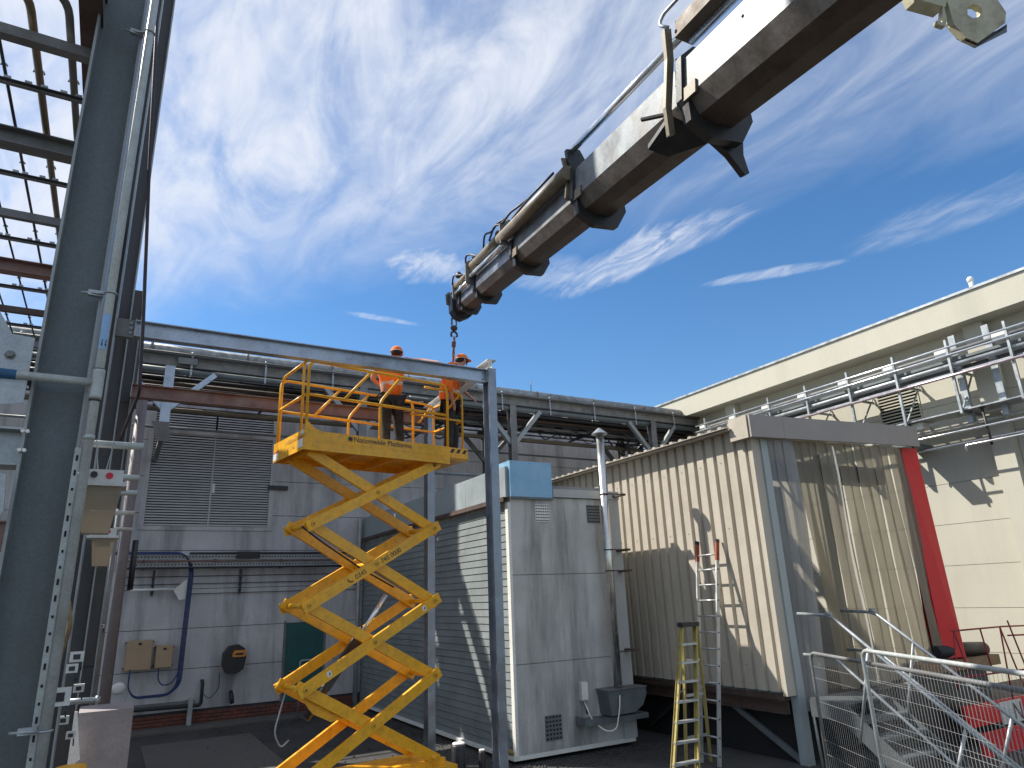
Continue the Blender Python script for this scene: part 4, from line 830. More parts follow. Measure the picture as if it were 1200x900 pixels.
# tip head
MB().prof(B_(0.22, 0, 0), B_(-0.02, 0, 0), [(-.20, .2), (-.17, -.1), (-.10, -.2), (.02, -.24), (.16, -.17), (.2, -.02), (.14, .16)], V((0, 0, 1))).build('head_plate', DARKM, K)
MB().poly([B_(-0.02, 0.16, -0.14), B_(-0.05, 0.27, -0.02), B_(0.3, 0.2, -0.05), B_(0.3, 0.12, -0.2), B_(0.0, 0, -0.25)], BU, 0.03).build('head_plate', DARKM, K)
# telescoping cylinders lie on the left upper side
for (s0, s1, r_, off, up_, m, nm) in ((0.02, 0.75, 0.028, -0.17, 0.20, CHROME, 'piston_rod'), (0.5, 1.7, 0.052, -0.19, 0.23, TANM, 'cylinder'), (0.35, 1.35, 0.03, -0.2, 0.10, CHROME, 'piston_rod'), (1.25, 3.4, 0.062, -0.21, 0.28, TANM, 'cylinder'),
                        (1.4, 3.2, 0.035, -0.225, 0.12, CHROME, 'piston_rod'), (2.95, 5.0, 0.075, -0.29, 0.16, TANM, 'cylinder'), (5.0, 6.95, 0.034, -0.23, 0.42, CHROME, 'piston_rod'), (6.95, 11.5, 0.03, -0.17, 0.36, CHROME, 'piston_rod')):
    MB().tube([B_(s1, off, up_), B_(s0, off, up_)], r_, 16).build(nm, m, K)
MB().prof(B_(11.5, -0.22, 0.46), B_(6.90, -0.22, 0.46), [(-.07, -.07), (.09, -.09), (.1, .05), (.05, .08), (-.06, .07)], V((0, 0, 1))).build('cylinder_housing', mat('dark_brown_steel', (0.10, 0.075, 0.055), 0.6, 0.2, 0.3, 6), K)
# brackets holding the cylinders
for (s, x0, x1, u0, u1) in ((0.48, -0.26, -0.10, -0.02, 0.29), (1.40, -0.31, -0.14, -0.02, 0.37), (0.0, -0.24, -0.08, 0.0, 0.26), (3.10, -0.36, -0.17, 0.02, 0.36)):
    MB().poly([B_(s, x0, u1-0.05), B_(s, x0+0.05, u1), B_(s, x1+0.06, u1-0.02), B_(s, x1, u0), B_(s, x0+0.02, u0+0.04)], BD, 0.03).build('bracket', GALVO, K)
MB().poly([B_(4.98, -0.30, 0.42), B_(4.98, -0.15, 0.44), B_(4.98, -0.02, 0.24), B_(4.98, -0.22, 0.16), B_(4.98, -0.28, 0.30)], BD, 0.05).build('bracket', DARKM, K)
MB().poly([B_(4.94, -0.27, 0.34), B_(4.94, -0.20, 0.20), B_(4.94, -0.235, -0.10), B_(4.94, -0.285, -0.08), B_(4.94, -0.27, 0.14), B_(4.94, -0.33, 0.34)], BD, 0.03).build('bracket', TANM, K)
fl = MB().poly([B_(6.83, -0.33, 0.50), B_(6.83, -0.27, 0.52), B_(6.83, -0.25, 0.26), B_(6.83, -0.275, -0.14), B_(6.83, -0.25, -0.34), B_(6.83, -0.30, -0.36), B_(6.83, -0.33, -0.14), B_(6.83, -0.31, 0.26)], BD, 0.04).build('bracket', TANM, K)
for u_ in (0.18, 0.05, -0.05, -0.12): MB().lathe(B_(6.78, -0.30, u_), [(0.009, 0), (0.009, 0.006)], 8, BD).build('bolt', BLACK, fl)
# lower hook ears under the biggest collar
MB().poly([B_(6.88, 0.16, -0.26), B_(6.88, 0.33, -0.12), B_(6.88, 0.33, -0.42), B_(6.88, 0.38, -0.56), B_(6.88, 0.34, -0.58), B_(6.88, 0.20, -0.44), B_(6.88, 0.04, -0.34)], BD, 0.06).build('hook_ear', DARKM, K)
MB().poly([B_(6.78, -0.27, -0.20), B_(6.48, -0.27, -0.30), B_(6.50, -0.1, -0.34), B_(6.83, 0.1, -0.33)], BU, 0.04).build('hook_ear', DARKM, K)
MB().bar(B_(6.80, -0.30, -0.18), B_(6.63, -0.42, -0.16), 0.03, 0.02).build('catch', DARKM, K)
for s_c, w_c, h_c in ((3.12, 0.40, 0.48), (4.98, 0.46, 0.55), (6.88, 0.48, 0.58)):
    for u_ in (0.22, 0.02, -0.16): MB().lathe(B_(s_c-0.002, -w_c*0.5-0.015, u_*h_c/0.55), [(0.013, 0), (0.013, 0.012)], 6, BD, smooth=False).build('bolt', GALVO, K)
    MB().bar(B_(s_c+0.075, -w_c*0.5-0.008, -0.1), B_(s_c+0.22, -w_c*0.5-0.008, -0.1), 0.02, 0.10).build('wear_pad', TANM, K)
for s_ in (7.6, 8.6, 9.6): MB().lathe(B_(s_, -0.246, 0.1), [(0.012, 0), (0.012, 0.004)], 10, -BS).build('plug', DARKM, K)
# hoses
hz = [[(0.45, -0.25, 0.26), (0.6, -0.28, 0.36), (0.75, -0.25, 0.33), (1.0, -0.23, 0.26)], [(1.3, -0.27, 0.30), (1.42, -0.32, 0.43), (1.6, -0.28, 0.40), (1.75, -0.25, 0.32), (2.6, -0.24, 0.33)], [(2.1, -0.25, 0.33), (2.3, -0.31, 0.46), (2.55, -0.28, 0.40), (2.8, -0.30, 0.42), (3.2, -0.30, 0.36)],
      [(2.6, -0.33, 0.26), (2.9, -0.36, 0.36), (3.1, -0.33, 0.30), (3.3, -0.3, 0.38), (4.0, -0.3, 0.30)], [(4.7, -0.32, 0.28), (4.0, -0.33, 0.27), (3.4, -0.3, 0.27)]]
for h_ in hz: MB().tube(bend([B_(*p) for p in h_], 0.12), 0.014, 8).build('hose', BLACK, K)
MB().tube(bend([B_(6.88, -0.33, 0.48), B_(6.80, -0.36, 0.54), B_(6.83, -0.34, 0.62), B_(8.0, -0.32, 0.60)], 0.05), 0.014, 8).build('handle_bar', GALV, K)
for s in (2.65, 1.55, 0.72, 3.05): MB().lathe(B_(s, -0.22, 0.30), [(0.05, 0), (0.05, 0.05), (0.03, 0.09)], 10, BU).build('valve', DARKM, K)
# painted outer end of first arm with lug (cream)
t = K
c_ = lambda x, y, d=4.05: campt(x, y, d)
hp = MB()
def platehole(mb, outer, hole, n, t_):
    k = len(outer); m_ = len(hole); o_ = n*t_
    vs = outer+hole; b0 = len(mb.v)
    mb.v += [V(p) for p in vs]+[V(p)+o_ for p in vs]
    N_ = k+m_
    for i in range(k):
        j = (i+1) % k; mb.f.append([b0+i, b0+j, b0+k+j, b0+k+i]); mb.f.append([b0+N_+i, b0+N_+k+i, b0+N_+k+j, b0+N_+j])
        mb.f.append([b0+i, b0+N_+i, b0+N_+j, b0+j]); mb.f.append([b0+k+i, b0+k+j, b0+N_+k+j, b0+N_+k+i])
        mb.sm += [False]*4; mb.mi += [0]*4
out = [(1082, -40), (1108, -6), (1118, 28), (1132, 44), (1146, 50), (1163, 38), (1178, 27), (1179, 14), (1168, -2), (1160, -40), (1130, -60), (1100, -60)]
hc = (1142, 13); hole = []
for (x, y) in out:
    a_ = math.atan2(y-hc[1], x-hc[0]); hole.append((hc[0]+9.5*math.cos(a_), hc[1]+8*math.sin(a_)))
platehole(hp, [c_(*p) for p in out], [c_(*p) for p in hole], CF, 0.05); hp.build('lug_plate', CREAMP, t)
platehole(hp2 := MB(), [c_(p[0]-5, p[1]-3, 4.25) for p in out], [c_(p[0], p[1], 4.25) for p in hole], CF, 0.05); hp2.build('lug_plate', CREAMP, t)
MB().poly([c_(1131, 44, 4.06), c_(1146, 50, 4.06), c_(1180, 28, 4.06), c_(1180, 34, 4.32), c_(1142, 53, 4.32), c_(1120, 42, 4.32)], CD, 0.02).build('end_strip', DARKM, t)
MB().poly([c_(1062, -30), c_(1075, -1), c_(1108, 8), c_(1120, -40)], CF, 0.12).build('side_plate', CREAMP, t)
MB().poly([c_(1106, 6), c_(1110, 22), c_(1108, 31), c_(1099, 28), c_(1098, 24), c_(1104, 26), c_(1105, 8)], CF, 0.04).build('catch', CREAMP, t)
MB().poly([c_(1005, -20, 4.0), c_(1010, 8, 4.0), c_(1016, 12, 4.0), c_(1034, 2, 4.0), c_(1040, -20, 4.0)], CF, 0.05).build('wear_pad_plate', CREAMP, t)
# hoist chain
t = thing('hoist_chain', 'hook and webbing strop hanging from the crane boom tip', 'hoist', B_(0.03, 0, -0.25))
hk = B_(0.02, -0.09, -0.22)
MB().bar(hk+V((-0.04, 0, 0.03)), hk+V((-0.04, 0, -0.10)), 0.02, 0.03).bar(hk+V((0.04, 0, 0.03)), hk+V((0.04, 0, -0.10)), 0.02, 0.03).build('shackle', GALVO, t)
MB().ell(hk+V((0, 0, -0.15)), 0.065, 0.05, 0.05, 12, 8).build('swivel', RUSTD, t)
MB().tube(arc(hk+V((0, 0, -0.27)), 0.055, -2.4, 2.2, (0, 0, 1), (1, 0, 0), 12), 0.018, 8).build('hook', RUSTD, t)
q = MB(); e = V((4.60, 9.95, 6.10)); s0 = hk+V((0, 0, -0.30))
for k in range(9):
    a_ = s0.lerp(e, k/9); b2 = s0.lerp(e, (k+1)/9+0.02); ang = k*1.2
    q.bar(a_, b2, 0.05+0.02*math.sin(ang), 0.012, V((math.cos(ang), math.sin(ang), 0.01)))
q.build('strop', BROWNR, t)
MB().bar(s0+V((0.02, 0, 0)), e+V((0.03, 0, 0)), 0.012, 0.012).build('tag_line', WHITEPAINT, t)

# ------------------------------------------------------------------ plank sided block
GX, GY, GX1 = 6.07, 10.8, 8.53
g = thing('plant_block', 'stained grey block with plank siding on its sunlit left side', 'building', (7.3, 15, 0))
MB().box((GX+0.04, GY+0.04, 0.1), (GX1, YW-0.02, 4.48)).build('wall', RENDER, g)
pz = [4.20-0.128*k for k in range(33)]
base_pl = None
for k, z in enumerate(pz[:-1]):
    z0 = pz[k+1]; yy = GY+0.095
    if base_pl is None:
        base_pl = MB().prof((GX+0.038, yy, z0), (GX+0.038, YW-0.03, z0), [(0, 0.004), (0.034, 0.002), (0.034, 0.006), (0.022, 0.122), (0, 0.124)], V((0, 0, 1))).build('plank', PLANK, g); zb0 = z0
        # side vector for +Y run points +X; mirror so that planks stand proud of the left face
        for v in base_pl.data.vertices: v.co.x = 2*(GX+0.038-7.3)-v.co.x
        base_pl.data.flip_normals()
    else: clone(base_pl, g, (0, 0, z0-zb0))
MB().box((GX-0.02, GY-0.012, 0.12), (GX+0.035, GY+0.09, 4.24)).build('corner_trim', WHITEPAINT, g)
# fascia on the left face in sheets
for k in range(5):
    y0 = GY+0.03+k*1.68; MB().box((GX-0.03, y0, 4.34), (GX+0.038, min(y0+1.672, YW-0.05), 4.90)).build('fascia_sheet', FASC, g)
MB().prof((GX-0.03, GY-0.02, 4.27), (GX-0.03, YW-0.05, 4.27), [(-0.08, 0.06), (-0.08, -0.02), (-0.065, -0.02), (-0.065, 0.045), (0.05, 0.045), (0.05, 0.06)]).build('trim_angle', RUSTD, g)
MB().box((GX+0.05, GY+0.12, 4.481), (GX1-0.1, YW-0.05, 4.60)).build('roof', GALVO, g)
# front face panels
for (z0, z1) in ((0.13, 1.50), (1.512, 2.965), (2.977, 4.34)):
    for (x0, x1) in ((GX+0.037, 7.28), (7.284, 8.26)): MB().box((x0, GY, z0), (x1, GY+0.038, z1)).build('panel', RENDER, g)
MB().box((8.262, GY-0.03, 0.13), (GX1+0.02, GY+0.038, 4.36)).build('corner_panel', RENDERL, g)
MB().box((7.02, GY-0.05, 4.362), (GX1+0.03, GY+0.12, 4.515)).build('cap_flashing', RENDERL, g)
MB().box((GX+0.03, GY-0.05, 4.345), (7.0, GY+0.9, 5.0)).build('sheet_box', BLUESH, g, label='pale blue sheet metal box on the roof corner')
for xx in (GX+0.07, 6.52, 6.96):
    for zz in (4.38, 4.96): MB().lathe((xx, GY-0.05, zz), [(0.009, 0), (0.006, 0.006)], 8, V((0, -1, 0))).build('screw', GALVD, g)
MB().box((GX+0.025, GY-0.06, 4.30), (7.01, GY-0.03, 4.343)).build('drip_edge', GALVD, g)
MB().box((GX+0.02, GY+0.0, 0.06), (GX1, GY+0.3, 0.128)).box((GX-0.05, GY+0.01, 0.06), (GX+0.03, YW-0.1, 0.115)).build('sill', WHITEPAINT, g)
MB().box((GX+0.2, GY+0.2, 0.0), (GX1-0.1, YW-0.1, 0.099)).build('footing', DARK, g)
for y in (11.0, 14.6): MB().ell((GX-0.02, y, 0.17), 0.03, 0.16, 0.04, 10, 6).build('foam', FIBY, g)
def vent(x0, x1, z0, z1, m, lab, nx, nz):
    v = MB().box((x0, GY-0.012, z0), (x1, GY-0.001, z1)).build('vent', m, g, label=lab)
    dx = (x1-x0)/nx; dz = (z1-z0)/nz; o = None
    for i in range(nx):
        for j in range(nz):
            a_ = (x0+dx*(i+0.2), z0+dz*(j+0.3))
            if o is None: o = MB().box((a_[0], GY-0.016, a_[1]), (a_[0]+dx*0.6, GY-0.0121, a_[1]+dz*0.4)).build('vent_slot', DARK, v); p0 = a_
            else: clone(o, v, (a_[0]-p0[0], 0, a_[1]-p0[1]))
vent(6.63, 6.93, 3.90, 4.22, WHITEPAINT, 'white slotted vent', 6, 6)
vent(7.79, 8.09, 3.90, 4.24, GALVO, 'grey slotted vent beside the flue', 6, 6)
vent(6.63, 6.96, 0.28, 0.67, GALVD, 'dark slotted vent near the ground', 5, 6)
# flue
t = thing('flue', 'shiny metal flue pipe with conical cap on the grey block front', 'flue', (8.05, 10.55, 0.9))
MB().tube([(8.03, 10.55, 0.92), (8.05, 10.55, 5.58)], 0.075, 24).build('pipe', mat('flue_steel', (0.62, 0.62, 0.60), 0.22, 0.9, 0.1, 5, 0.05, 60, 0.03, 30), t)
MB().lathe((8.05, 10.55, 5.60), [(0.155, 0), (0.155, 0.012), (0.02, 0.125), (0.004, 0.13)], 24, smooth=False).build('cap', GALV, t)
for a_ in range(3): MB().bar((8.05+0.07*math.cos(a_*2.1), 10.55+0.07*math.sin(a_*2.1), 5.5), (8.05+0.09*math.cos(a_*2.1), 10.55+0.09*math.sin(a_*2.1), 5.61), 0.015, 0.006).build('cap_stay', GALVO, t)
for z in (1.60, 3.0, 3.38, 4.42):
    br = MB().lathe((8.045, 10.55, z-0.012), [(0.085, 0), (0.085, 0.024)], 20).build('clamp', RUSTD, t)
    MB().tube([(7.95, 10.47, z), (8.48, 10.47, z)], 0.011, 8).box((8.40, 10.46, z-0.02), (8.50, GY-0.031, z+0.02)).build('arm', RUSTD, br)
t = thing('duct_elbow', 'dark curved duct at the foot of the shiny flue', 'duct', (8.2, 10.6, 0.6))
MB().poly([(7.72, 10.45, 0.98), (8.56, 10.45, 1.0), (8.58, 10.45, 0.88), (8.48, 10.45, 0.70), (8.30, 10.45, 0.60), (7.78, 10.45, 0.58)], (0, 1, 0), 0.33).build('elbow', GALVD, t)
MB().box((7.70, 10.43, 0.981), (8.58, 10.79, 1.0)).build('rim', GALVO, t)
MB().box((7.25, 10.5, 0.47), (8.62, 10.799, 0.555)).box((7.25, 10.5, 0.556), (7.27, 10.799, 0.60)).build('shelf', GALVD, label='narrow grey metal shelf under the curved duct', category='shelf')
t = thing('switch_box', 'small cream switch box with white cable on the grey block', 'switch box', (7.43, 10.78, 0.8))
MB().box((7.36, 10.72, 0.84), (7.50, 10.799, 1.14)).build('case', WHITEP, t)
MB().box((7.37, 10.713, 0.86), (7.49, 10.7195, 1.12)).build('lid', WHITEPAINT, t)
MB().tube([(7.44, 10.76, 0.84), (7.46, 10.74, 0.62)], 0.015, 8).build('gland', BLACK, t)
MB().tube(bend([(7.42, 10.76, 0.84), (7.46, 10.6, 0.52), (7.62, 10.42, 0.36), (7.8, 10.38, 0.38), (7.9, 10.38, 0.7), (7.95, 10.42, 0.9)], 0.18), 0.011, 8).build('cable', WHITEPAINT, t)

# ------------------------------------------------------------------ beige clad building
BX = 9.27; Y0 = 7.95; Y1 = 15.45; ZB, ZE = 1.03, 5.27
FR = V((3.75, -0.52, 0)).normalized()            # front runs slightly skewed
c = thing('clad_shed', 'raised beige corrugated shed with strip curtain doorway', 'shed', (11, 11, 0))
pr = [(0, 0), (0.162, 0), (0.178, 0.055), (0.234, 0.055)]
base_s = None
for k in range(8):
    y0 = Y1-0.2-k*1.0; q = MB(); prof = []
    nrib = 4 if k < 7 else 1
    for j in range(nrib):
        for (a_, d_) in pr: prof.append((y0-0.25*j-a_, d_))
    prof.append((y0-0.25*nrib+0.0, 0))
    if k == 7: prof.append((Y0+0.07, 0)); 
    vs = [(BX+d_, y_, z) for z in (ZB, ZE-0.02) for (y_, d_) in prof]+[(BX+0.065, y_, z) for z in (ZB, ZE-0.02) for (y_, d_) in prof]
    n = len(prof); fs = []
    for i in range(n-1): fs += [(i, i+1, n+i+1, n+i), (2*n+i, 3*n+i, 3*n+i+1, 2*n+i+1), (i, 2*n+i, 2*n+i+1, i+1)]
    fs += [(0, n, 3*n, 2*n), (n-1, 3*n-1, 4*n-1, 2*n-1)]
    q.add(vs, fs)
    if k in (0, 7): o = q.build('cladding_sheet', BEIGE, c); base_s = o if k == 0 else base_s
    else: clone(base_s, c, (0, -k*1.0, 0))
for k in range(7):
    for z in (4.75, 3.6, 2.4, 1.4): 
        for dy in (0.08, 0.58): MB().lathe((BX-0.001, Y1-0.2-k-dy, z), [(0.011, 0), (0.008, 0.006)], 8, V((-1, 0, 0))).build('screw', GALVD, c)
MB().box((BX+0.001, Y0-0.02, 0.98), (BX+0.20, Y0+0.068, 5.04)).build('corner_post', BEIGE, c)
MB().box((BX+0.2005, Y0-0.05, 0.0), (BX+0.36, Y0+0.10, 5.04)).build('leg', FASC, c)
# roof: corrugated sheet with overhanging ribbed edge
q = MB(); y = Y1
while y > Y0+0.35:
    q.prof((BX-0.26, y-0.09, ZE+0.02), (BX+4.0, y-0.09, ZE+0.14), [(-0.125, -0.018), (0.125, -0.018), (0.125, -0.008), (0.05, -0.008), (0.035, 0.028), (-0.035, 0.028), (-0.05, -0.008), (-0.125, -0.008)]); y -= 0.25
q.build('roof_sheet', BEIGE, c)
MB().prof((BX-0.17, Y0+0.25, ZE-0.005), (BX-0.17, Y1, ZE-0.005), [(-0.02, 0.0), (0.20, 0.0), (0.20, -0.012), (0.0, -0.012), (0.0, -0.03), (-0.02, -0.03)]).build('eave_trim', BEIGE, c)
# front corner block and fascia
A = V((BX-0.12, Y0-0.12, 0)); Bp = A+FR*3.98
MB().box((BX-0.14, Y0-0.10, 5.04), (BX+0.05, Y0+0.30, 5.43)).build('corner_cap', BEIGE, c)
for (s0, s1) in ((0.0, 0.72), (0.725, 3.98)):
    P0 = A+FR*s0; P1 = A+FR*s1
    MB().bar(P0+V((0, -0.02, 5.235)), P1+V((0, -0.02, 5.235)), 0.04, 0.385).build('fascia_sheet', GREYF, c)
MB().add([(BX+0.02, Y0+0.3, 5.30), A+V((0.05, 0.02, 5.41)), Bp+V((0, 0.03, 5.41)), (13.3, Y0+0.3, 5.40), (BX+0.02, Y0+0.3, 5.33), A+V((0.05, 0.02, 5.425)), Bp+V((0, 0.03, 5.425)), (13.3, Y0+0.3, 5.425)],
         [(0, 1, 2, 3), (7, 6, 5, 4), (0, 4, 5, 1), (1, 5, 6, 2), (2, 6, 7, 3), (3, 7, 4, 0)]).build('roof_flashing', GREYF, c)
# floor, underframe
MB().box((BX+0.06, Y0+0.1, 0.90), (13.1, Y1-0.1, 0.985)).build('floor', RUSTD, c)
MB().channel((BX+0.1, Y1, 0.80), (BX+0.1, Y0+0.1, 0.80), 0.09, 0.18).build('floor_beam', RUSTD, c)
MB().channel((BX+0.37, Y0+0.02, 0.83), (13.1, Y0-0.45, 0.83), 0.09, 0.2).build('floor_beam', RUSTD, c)
for y in (10.3, 12.8, 15.1):
    MB().box((BX+0.15, y, 0), (BX+0.27, y+0.12, 0.9)).build('leg', DARKM, c)
MB().bar((BX+0.18, 9.3, 0.75), (BX+0.25, 8.05, 0.05), 0.06, 0.09).build('brace', GALVD, c)
MB().bar((BX+0.18, 11.5, 0.1), (BX+0.18, 10.4, 0.8), 0.06, 0.06).build('brace', DARKM, c)
MB().box((12.9, Y0-0.4, 0), (13.0, Y0-0.3, 0.9)).build('leg', DARKM, c)
MB().box((BX+0.285, Y0+0.14, 0), (BX+0.30, Y1, 0.88)).build('shade_sheet', DARK, c)  # added dark sheets standing in for the deep shade under the shed
MB().box((BX+0.301, Y0+0.14, 0), (12.8, Y0+0.16, 0.74)).build('shade_sheet', DARK, c)
# back wall and inside of left wall
MB().box((BX+0.06, Y1-0.12, 0.99), (13.1, Y1-0.06, 5.28)).build('back_wall', DARKM, c)
MB().box((BX+0.07, Y0+0.12, 4.45), (13.1, Y0+0.5, 4.75)).build('duct', mat('blue_grey_duct', (0.07, 0.09, 0.13), 0.5, 0.2), c)
for y in (9.4, 11.4, 13.4): MB().box((13.0, y, 0.99), (13.1, y+0.12, 5.3)).build('rear_post', GALVD, c)
MB().box((BX+0.62, Y0+0.75, 0.99), (BX+1.55, Y0+0.80, 4.4)).build('inner_door_leaf', GALVD, c)
MB().box((BX+0.068, Y0+0.15, 0.99), (BX+0.075, Y1-0.13, 5.2)).build('lining', GALVD, c)
# curtain strips
cs = thing('strip_curtain', 'dirty translucent strip curtain hanging in the shed doorway', 'strip curtain', (11.2, 7.7, 1.0))
A2 = V((BX+0.36, Y0+0.0, 0))
def strip(s_top, w_top, s_bot, w_bot, z0, off, m, sway=0.0, label=None):
    n = 14; q = MB(); mcol = 4; vs = []; fs = []
    for i in range(n+1):
        t_ = i/n; z = 5.05+(z0-5.05)*t_; s_ = s_top+(s_bot-s_top)*t_**1.1+sway*math.sin(t_*math.pi); w_ = w_top+(w_bot-w_top)*t_
        for j in range(mcol+1):
            u_ = j/mcol; bow = 0.035*math.sin(u_*math.pi)+0.012*math.sin(t_*9+s_top*7+u_*3)
            p = A2+FR*(s_+(u_-0.5)*w_)+V((0, -1, 0))*(off+bow); vs.append((p.x, p.y, z))
    for i in range(n):
        for j in range(mcol): a_ = i*(mcol+1)+j; fs.append((a_, a_+1, a_+mcol+2, a_+mcol+1))
    q.add(vs, fs, True); o = q.build('strip', m, cs)
    if label: o['label'] = label
    return o
for i in range(12):
    s_ = 0.82+i*0.215; strip(s_, 0.232, s_+0.05+0.02*i*0.5, 0.225, 1.0+0.02*(i % 3), 0.02 if i % 2 else 0.05, STRIP)
strip(0.66, 0.22, 1.08, 0.22, 0.98, 0.03, STRIP, -0.04)
for (a_, w0, b_, w1, z0, off, sw) in ((0.10, 0.22, 0.10, 0.24, 0.74, 0.03, 0.05), (0.24, 0.26, 0.20, 0.24, 0.72, 0.07, 0.03), (0.40, 0.24, 0.26, 0.22, 0.80, 0.11, 0.05), (0.50, 0.22, 0.34, 0.2, 0.85, 0.02, 0.10)):
    strip(a_, w0, b_, w1, z0, off, STRIPC, sw, 'clear strip bunched at the left of the doorway')
# red jamb at right
J0 = A2+FR*3.22; J1 = A2+FR*3.60
t = c
MB().poly([J0+V((0, -0.05, 5.04)), J1+V((0, -0.05, 5.04)), J1+V((0.02, -0.12, 1.3)), J0+V((-0.02, -0.05, 1.3))], (0, 1, 0), 0.04).build('jamb_panel', REDP, t, label='bright red jamb panel')
MB().poly([J1+V((0.001, -0.05, 5.04)), J1+V((0.03, 0.35, 5.04)), J1+V((0.03, 0.5, 1.2)), J1+V((0.021, -0.12, 1.2))], (1, 0, 0), 0.03).build('jamb_return', REDP, t, label='red jamb return')

# ------------------------------------------------------------------ right hand cream building
RX = 16.8
h = thing('cream_building', 'cream panelled building with deep parapet on the right', 'building', (RX+3, 9, 0))
MB().box((RX+0.03, -2, 0), (RX+9, 19.2, 8.4)).build('wall', CREAMJ, h)
zs = [0.15, 1.07, 1.99, 2.91, 3.83, 4.75, 5.67, 6.59, 7.51, 8.21]
for i in range(len(zs)-1):
    ys = [(7.62, 14.6), (14.99, 19.19), (3.0, 7.2), (-2, 2.99)]
    for (a_, b_) in ys:
        if i in (6, 7) and a_ == 7.62:
            for (p_, q_) in ((7.62, 9.06), (10.14, 14.6)): MB().box((RX, p_, zs[i]+0.005), (RX+0.029, q_, zs[i+1]-0.005)).build('panel', CREAM, h)
        else: MB().box((RX, a_, zs[i]+0.005), (RX+0.029, b_-0.004, zs[i+1]-0.005)).build('panel', CREAM, h)
for (a_, b_) in ((7.205, 7.615), (14.605, 14.985)): MB().box((RX-0.27, a_, 0), (RX+0.03, b_, 8.2)).build('pilaster', CREAM, h)
MB().box((RX-0.62, -2, 8.2), (RX+1.2, 19.18, 8.84)).build('parapet', CREAM, h)
MB().box((RX-0.66, -2, 8.841), (RX+1.3, 19.18, 8.90)).build('coping', GALV, h)
MB().box((RX-0.02, 9.065, 6.30), (RX+0.028, 9.10, 7.36)).build('louvre_frame', CREAM, h)
MB().box((RX-0.02, 10.10, 6.30), (RX+0.028, 10.135, 7.36)).build('louvre_frame', CREAM, h)
MB().box((RX+0.015, 9.1, 5.7), (RX+0.028, 10.1, 7.5)).build('louvre_back', DARK, h)
o = None
for k in range(13):
    z = 6.33+k*0.08
    if o is None: o = MB().bar((RX-0.0, 9.101, z), (RX-0.0, 10.099, z), 0.05, 0.028).build('slat', CREAM, h); z0 = z
    else: clone(o, h, (0, 0, z-z0))
for z0_, z1_ in ((5.68, 6.30), (7.37, 7.5)): MB().box((RX-0.001, 9.065, z0_), (RX+0.0145, 10.135, z1_)).build('panel', CREAM, h)
MB().tube([(RX+0.2, 7.4, 8.9), (RX+0.2, 7.4, 9.42)], 0.05, 12).lathe((RX+0.2, 7.4, 9.35), [(0.07, 0), (0.07, 0.08), (0.05, 0.12)], 12).build('roof_vent_pipe', WHITEPAINT, label='white vent pipe standing on the cream building roof edge', category='pipe')
# wall rack
w = thing('wall_rack', 'galvanised wall rack carrying long pipes on the cream building', 'pipe rack', (15.9, 9.5, 6))
sty = [5.2, 6.47, 7.69, 8.95, 10.19, 11.45, 12.7, 13.95, 15.2]
for y in sty:
    f = MB().channel((15.8, y, 6.08), (15.8, y, 7.78), 0.05, 0.06, 0.006, (1, 0, 0)).build('upright', GALV, w)
    MB().channel((15.8, y+0.001, 6.10), (RX-0.01, y+0.001, 6.10), 0.05, 0.07, 0.006).channel((15.8, y+0.001, 7.05), (RX-0.01, y+0.001, 7.05), 0.05, 0.05, 0.006).build('arm', GALV, w)
    MB().bar((15.84, y, 6.14), (RX-0.02, y+0.03, 7.2), 0.03, 0.03).build('brace', GALV, w)
    MB().box((15.86, y+0.05, 7.44), (16.06, y+0.32, 7.60)).build('clip_plate', WHITEPAINT, w)
for (x, z, rr_, m, y0_, y1_) in ((15.78, 7.60, 0.024, CHROME, 3.5, 15.6), (15.76, 7.41, 0.026, CHROME, 3.5, 15.6), (15.9, 7.20, 0.06, GALV, 3.5, 15.6), (15.74, 6.93, 0.033, mat('pinkish_bare_pipe', (0.60, 0.50, 0.52), 0.3, 0.7), 3.5, 12.0),
                             (16.15, 7.58, 0.05, GALVO, 3.5, 15.6), (16.4, 7.2, 0.07, GALVO, 3.5, 15.6)):
    MB().tube([(x, y0_, z), (x, y1_, z)], rr_, 12).build('pipe', m, w)
MB().box((16.0, 3.5, 7.32), (16.35, 15.6, 7.38)).build('tray', GALVD, w)
MB().box((15.85, 6.4, 6.14), (16.45, 9.7, 6.17)).build('tray', GALV, w)
MB().box((15.9, 3.6, 7.00), (16.02, 15.0, 7.04)).build('tray', GALV, w)
MB().box((15.82, 9.0, 5.62), (RX-0.01, 9.42, 5.70)).build('shadow_arm', GALVD, w)  # added arm, placed to cast the slanting shadow band on the wall
for (z, y0_, y1_, x) in ((5.72, 3.5, 9.0, 15.9), (5.38, 3.5, 7.8, 15.85), (5.9, 6.6, 9.2, 16.2), (5.52, 3.5, 9.3, 16.3)):
    MB().tube(bend([(x, y0_, z), (x, y1_, z), (x, y1_+0.02, z-0.12)], 0.03), 0.022, 10).build('pipe', CHROME if z != 5.9 else PALEP, w)
for y, z in ((7.35, 5.3), (9.0, 5.4)): MB().tube([(15.95, y, 6.1), (15.93, y-0.03, z)], 0.025, 8).ell((15.95, y, 6.16), 0.08, 0.08, 0.06, 10, 6).build('drop_hanger', DARKM, w)
for y in (7.0, 7.72): MB().channel((16.2, y, 5.95), (16.2, y, 7.95), 0.14, 0.10, 0.008, (1, 0, 0)).box((16.12, y-0.06, 5.9), (16.28, y+0.06, 6.12)).build('vertical_duct', GALV, w)
for y in (8.7, 9.95): MB().box((16.0, y, 5.98), (16.3, y+0.25, 6.13)).build('clip_plate', WHITEPAINT, w)

